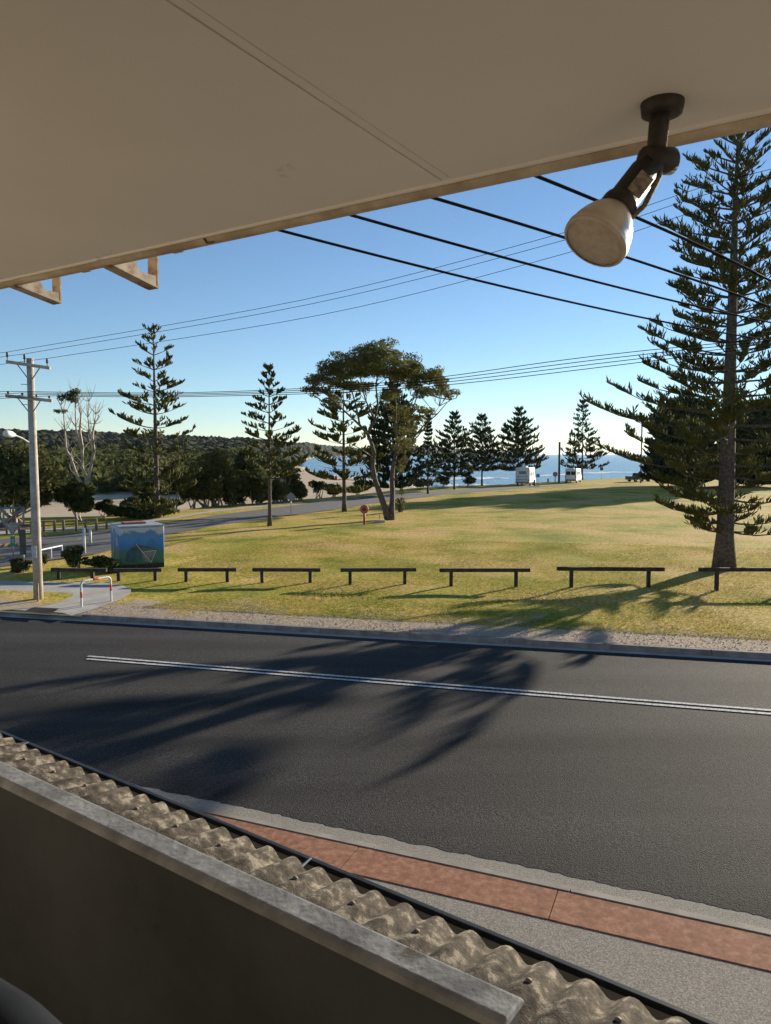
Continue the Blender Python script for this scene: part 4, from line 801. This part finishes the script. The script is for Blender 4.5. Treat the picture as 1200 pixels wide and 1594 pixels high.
for nm, poly, m_ in (('painted_shape', [(.10,.2), (.30,.17), (.46,.2), (.52,.38), (.47,.52), (.36,.56), (.24,.5), (.15,.4)], mat('mural_navy', (.03,.06,.12), (.05,.13,.11), 5)), ('painted_shape', [(.45,.42), (.70,.44), (.78,.36), (.62,.15), (.55,.16)], mat('mural_rose', (.12,.11,.14), (.28,.25,.27), 12)), ('painted_shape', [(.34,.60), (.58,.54), (.80,.48), (.6,.48), (.4,.52)], mat('mural_dark', (.05,.06,.06), (.12,.12,.10), 9))):
    mb = MB(); mb.prism([fr_(*p) for p in poly], -v_*.004); mb.build(nm, m_, box)
for p, q in (((.36,.60), (.68,.14)), ((.68,.14), (.80,.42)), ((.80,.42), (.52,.40))):
    mb = MB(); mb.tube([fr_(*p)-v_*.006, fr_(*q)-v_*.006], .014, 5); mb.build('painted_line', wm, box)
sf = lambda y, z: b0+v_*BDp*y+UP*(BH*z)-u_*.006
mb = MB(); mb.box(sf(.60, .55)-u_*.012, u_*.02, v_*.06, UP*BH*.78); mb.build('door_edge', mat('pale_blue', (.35,.45,.52), (.45,.5,.55), 5), box)
mb = MB(); mb.box(sf(.22, .66)-u_*.01, u_*.02, v_*.42, UP*.4); mb.build('side_panel', mat('pale_grey_blue', (.38,.42,.42), (.28,.33,.35), 5), box)
# ---------------------------------------------------------------- signs, posts and small things
galv = mat('galvanised', (.45,.46,.46)); 
def face_cam(p): d = unit(V((-p[0], -p[1], 0))); return d, unit(np.cross(UP, d))
def sign(name, px, yb, yt, label, plates, cat='sign', r_=.03, pm=galv, group=None):
    p = g(px, yb); ht = dep(px, yt, p[1])[2]-p[2]; t = thing(name, p, label, cat, group); mb = MB(); mb.tube([p-UP*.1, p+UP*ht], r_, 10); mb.build('post', pm, t, True)
    n_, s_ = face_cam(p)
    for nm, poly, zc, m_ in plates:
        mb = MB(); mb.prism([p+n_*(r_+.004)+s_*x+UP*(ht*zc+y) for x, y in poly], n_*.012); mb.build(nm, m_, t)
    return t
rect = lambda w_, h_: [(-w_/2, -h_/2), (w_/2, -h_/2), (w_/2, h_/2), (-w_/2, h_/2)]
circ = lambda r_: [(r_*math.cos(a), r_*math.sin(a)) for a in np.linspace(0, 2*math.pi, 17)[:-1]]
grn = mat('sign_green', (.04,.30,.16)); blk = mat('sign_dark', (.05,.055,.06), (.09,.09,.1), 6, .5); sblue = mat('sign_blue', (.05,.16,.42)); swh = mat('sign_white', (.70,.70,.70)); sgrey = mat('sign_grey_back', (.25,.26,.27))
yel = mat('hazard_yellow', (.65,.38,.04))
sign('give_way_sign', 21, 871, 820, 'give way sign on thin post with small green plate below', [('triangle_plate', [(-.38, .32), (0, -.34), (.38, .32)], .92, sgrey), ('triangle_inner', [(-.22, .2), (0, -.2), (.22, .2)], .93, swh), ('green_plate', rect(.2, .5), .56, grn), ('white_mark', rect(.1, .2), .565, swh)])
sign('sign_post', 37, 892, 825, 'grey post carrying a narrow dark sign seen edge-on by the shrubs', [('dark_plate', rect(.26, 1.1), .72, blk)], r_=.05)
for x, yb, yt in ((131.5, 862, 822), (141, 846, 820)):
    sign('white_post', x, yb, yt, 'tall plain white post beside the painted box and shrubs', [], 'post', .07, wm, 'white posts by the painted box')
sign('diamond_sign', 453, 800, 768, 'diamond warning sign seen from behind beside the park road', [('diamond_plate', [(0, -.42), (.42, 0), (0, .42), (-.42, 0)], .84, sgrey)])
sign('marker_post', 832, 757, 747, 'short dark post on a square base on the lawn near the motorhome', [], 'post', .14, blk)
mb = MB(); p = g(832, 757); mb.abox(p+UP*.06, (1.6, 1.2, .14)); o = mb.build('base_slab', blk); o.parent = [q for q in bpy.data.objects if q.name.startswith('marker_post')][0]; o.location = V((0,0,0))-V(o.parent.location)
sign('park_sign', 837, 753, 739, 'small blue sign on thin post right of the motorhome', [('plate', rect(.6, .6), .9, sblue)])
sign('short_post', 853, 751, 745, 'stubby dark bollard between the motorhome and red sign', [], 'post', .14, blk)
sign('round_red_sign', 864, 751, 736, 'round red sign on a short post beside the tall dark pole', [('disc', circ(.45), .86, rm), ('disc_inner', circ(.22), .865, swh)], r_=.08, pm=post_m)
sign('dark_pole', 870, 751, 688, 'tall plain dark pole standing beside the white camper van', [], 'pole', .19, mat('pole_dark', (.03,.025,.02), (.06,.05,.04), 4))
sign('blue_sign', 936, 746, 728, 'small square blue sign on a thin post in front of the sea', [('plate', rect(.62, .7), .9, sblue)])
sign('light_pole', 997, 752, 655, 'slim grey light pole beside the dense dark pine', [], 'pole', .13, sgrey)
# red lifebuoy housing
p = g(567, 816); t = thing('lifebuoy_post', p, 'red post with round red lifebuoy housing on the lawn near the gum', 'post'); n_, s_ = face_cam(p); hh = dep(567, 786, p[1])[2]-p[2]
red2 = mat('faded_red_paint', (.42,.08,.06), (.52,.14,.11), 5, .6); mb = MB(); mb.tube([p-UP*.1, p+UP*(hh-.3)], .09, 10); mb.build('post', red2, t, True)
mb = MB(); c = p+UP*(hh-.32); mb.tube([c-n_*.10, c-n_*.09, c+n_*.07, c+n_*.12], [.26, .32, .32, .24], 20); mb.build('round_housing', red2, t, True)
mb = MB(); mb.tube([c+n_*.115, c+n_*.13], [.16, .15], 16); mb.build('housing_centre', mat('dark_red', (.28,.03,.04)), t, True)
p = g(591, 813); t = thing('concrete_block', p, 'low concrete block with a thin upright stake near the gum', 'block'); mb = MB(); mb.abox(p+UP*.07, (.8, .5, .22)); mb.build('block', conc2, t, bevel=.02); mb = MB(); mb.tube([p+V((0,.2,0)), p+V((0,.2,.62))], .025, 6); mb.build('stake', post_m, t)
# yellow and black speed hump edge
A, B = g(-30, 852), g(34, 850); t = thing('speed_hump', A, 'yellow and dark striped low hump across the park road', 'speed hump'); u_ = unit(B-A); v_ = unit(np.cross(UP, u_)); n = 12; st = np.linalg.norm(B-A)/n
for i in range(n):
    mb = MB(); q = A+u_*st*i+UP*.035; mb.prism([q+u_*.01-v_*.4, q+u_*(st-.01)-v_*.4, q+u_*(st-.01)+UP*.09, q+u_*.01+UP*.09], v_*.35); mb.build('hump_block', yel if i % 2 else blk, t)
# white hand rail behind the pole
A, B = g(62, 874), g(97, 866); t = thing('hand_rail', (A+B)/2, 'pale metal rail on short posts just behind the power pole', 'rail'); mb = MB(); mb.tube([A+UP*.55, B+UP*.55], .04, 8); mb.build('rail', wm, t)
for q in (A, (A+B)/2, B): mb = MB(); mb.tube([q-UP*.1, q+UP*.55], .035, 8); mb.build('post', wm, t)
# blue swing frame in the playground
A, B = onz(6, 818, GZ), onz(37, 816, GZ); t = thing('swing_frame', (A+B)/2, 'playground frame with pale posts and blue crossbar among the trees', 'swing'); zt = dep(6, 791, A[1])[2]
for q in (A, B): mb = MB(); mb.tube([q-UP*.1, V((q[0], q[1], zt))], .07, 8); mb.build('post', mat('pale_post', (.42,.40,.36)), t, True)
mb = MB(); mb.tube([V((A[0], A[1], zt)), V((B[0], B[1], zt))], .08, 8); mb.build('crossbar', mat('play_blue', (.10,.32,.62)), t, True)
mul = [onz(*q, GZ+.03) for q in [(-120,829), (0,826), (50,822), (52,815), (0,815), (-120,818)]]; mb = MB(); mb.add(mul, [(0,1,2,3,4,5)]); struct(mb.build('mulch_bed', mat('bark_mulch', (.13,.065,.04), (.22,.12,.08), 3, .95)))
# ---------------------------------------------------------------- vehicles
glass = mat('vehicle_glass', (.015,.018,.02), None, rough=.08); tyre = mat('tyre', (.02,.02,.02), None, rough=.9); rim = mat('wheel_rim', (.45,.45,.46), None, rough=.35, metal=.6); vwhite = mat('vehicle_white', (.72,.73,.74), (.78,.78,.78), 2, .4, coat=.3)
redl = mat('tail_light', (.35,.02,.02), None, rough=.3); grey = mat('vehicle_grey', (.18,.18,.19), None, rough=.5)
def vehicle(px, yb, rot, Lw, Wd, prof, label, name, cat, body, wheels, windows, extra=()):
    p = g(px, yb); f = V((math.sin(rot), math.cos(rot), 0)); r_ = V((f[1], -f[0], 0)); t = thing(name, p, label, cat)
    P = lambda x, y, z: p+f*x+r_*y+UP*z
    mb = MB(); mb.prism([P(x, -Wd/2, z) for x, z in prof], r_*Wd); bd = mb.build('body', body, t, bevel=.09)
    for x in wheels:
        for sg in (-1, 1):
            c = P(x, sg*(Wd/2-.1), .34); mb = MB(); mb.tube([c-r_*.11, c-r_*.1, c+r_*.1, c+r_*.11], [.30, .34, .34, .30], 18); wh = mb.build('wheel', tyre, t, True)
            mb = MB(); mb.tube([c+r_*sg*.1, c+r_*sg*.118], [.2, .18], 14); mb.build('rim', rim, wh)
    for nm, (x0, y0, z0), (x1, y1, z1), m_ in windows:
        mb = MB(); a, c = V((x0, y0, z0)), V((x1, y1, z1)); ctr = (a+c)/2; d = np.abs(c-a); mb.box(P(*ctr), f*max(d[0], .03), r_*max(d[1], .03), UP*max(d[2], .03)); mb.build(nm, m_, t, bevel=.01)
    return t
# motorhome: rear towards the camera
vehicle(813, 756, R(20), 6.6, 2.35, [(0, .45), (0, 2.95), (4.6, 3.0), (5.6, 2.75), (5.5, 2.0), (6.1, 1.3), (6.5, 1.1), (6.6, .45)], 'white boxy motorhome with rear bicycle rack parked at the lawn edge', 'motorhome', 'motorhome', vwhite, (1.5, 5.6),
 [('rear_window', (-.012, -.6, 1.9), (-.012, .6, 2.4), sgrey), ('side_window', (1.0, 1.18, 1.6), (1.9, 1.18, 2.2), glass), ('side_window', (3.2, 1.18, 1.6), (3.9, 1.18, 2.2), glass), ('tail_light', (-.012, -1.05, .8), (-.012, -.85, 1.05), redl), ('tail_light', (-.012, .85, .8), (-.012, 1.05, 1.05), redl), ('bumper', (-.12, -1.15, .4), (.05, 1.15, .65), grey),
  ('rack_bar', (-.25, -.8, 1.0), (-.2, .8, 1.06), grey), ('rack_bar', (-.25, -.8, 1.5), (-.2, .8, 1.55), grey), ('rack_post', (-.24, -.7, .9), (-.2, -.64, 1.75), grey), ('rack_post', (-.24, .64, .9), (-.2, .7, 1.75), grey), ('roof_box', (1.5, -.4, 3.0), (2.4, .4, 3.22), vwhite), ('roof_vent', (3.2, -.3, 3.0), (3.7, .3, 3.12), grey)])
vehicle(888, 752, R(24), 5.9, 2.0, [(0, .4), (.05, 1.4), (.12, 2.45), (.4, 2.58), (4.2, 2.55), (4.9, 1.75), (5.7, 1.3), (5.9, .9), (5.9, .4)], 'white high-roofed camper van with dark rear windows facing the lawn', 'camper_van', 'van', vwhite, (1.0, 4.9),
 [('rear_window', (.03, -.82, 1.45), (.05, -.06, 2.1), glass), ('rear_window', (.03, .06, 1.45), (.05, .82, 2.1), glass), ('side_window', (1.0, 1.005, 1.5), (2.0, 1.005, 2.05), glass), ('side_window', (2.5, 1.005, 1.5), (3.4, 1.005, 2.05), glass), ('tail_light', (-.01, -.98, .85), (.02, -.85, 1.4), redl), ('tail_light', (-.01, .85, .85), (.02, .98, 1.4), redl), ('bumper', (-.1, -.98, .38), (.1, .98, .68), grey), ('number_plate', (-.015, -.26, .85), (-.015, .26, .98), swh), ('roof_vent', (1.6, -.3, 2.56), (2.2, .3, 2.68), vwhite)])
vehicle(978, 750, R(68), 4.9, 1.85, [(0, .4), (0, 1.05), (1.6, 1.08), (1.75, 1.65), (2.9, 1.68), (3.6, 1.1), (4.8, .95), (4.9, .4)], 'dark pickup parked under the low branches of the tall pine', 'pickup_truck', 'car', mat('dark_car_paint', (.03,.035,.045), None, rough=.35, coat=.4), (.95, 3.9),
 [('side_window', (1.85, -.93, 1.15), (2.35, -.93, 1.55), glass), ('side_window', (2.4, -.93, 1.15), (2.95, -.93, 1.55), glass), ('tail_light', (-.01, -.9, .75), (.0, -.75, 1.0), redl), ('tail_light', (-.01, .75, .75), (.0, .9, 1.0), redl), ('bumper', (-.1, -.9, .4), (.05, .9, .6), grey)])
# ---------------------------------------------------------------- dark rounded window ledge beside the camera
wl = thing('window_ledge', dep(20, 1570, .55), 'dark rounded window ledge beside the parapet', 'ledge')
mb = MB(); q = [dep(-140, 1465, .75), dep(-30, 1505, .66), dep(40, 1548, .58), dep(85, 1590, .52), dep(120, 1640, .47)]; mb.tube([p-UP*.028-BN*.02 for p in q], .034, 16); mb.build('ledge', mat('dark_ledge', (.006,.008,.011), (.012,.015,.019), 6, .8, spec=.1), wl, True)  # ledge is dark through its own near-black base colour


for o in bpy.data.objects:
    if o.name.split('.')[0] in ('branches', 'foliage', 'stems') and o.parent: o['kind'] = 'stuff'
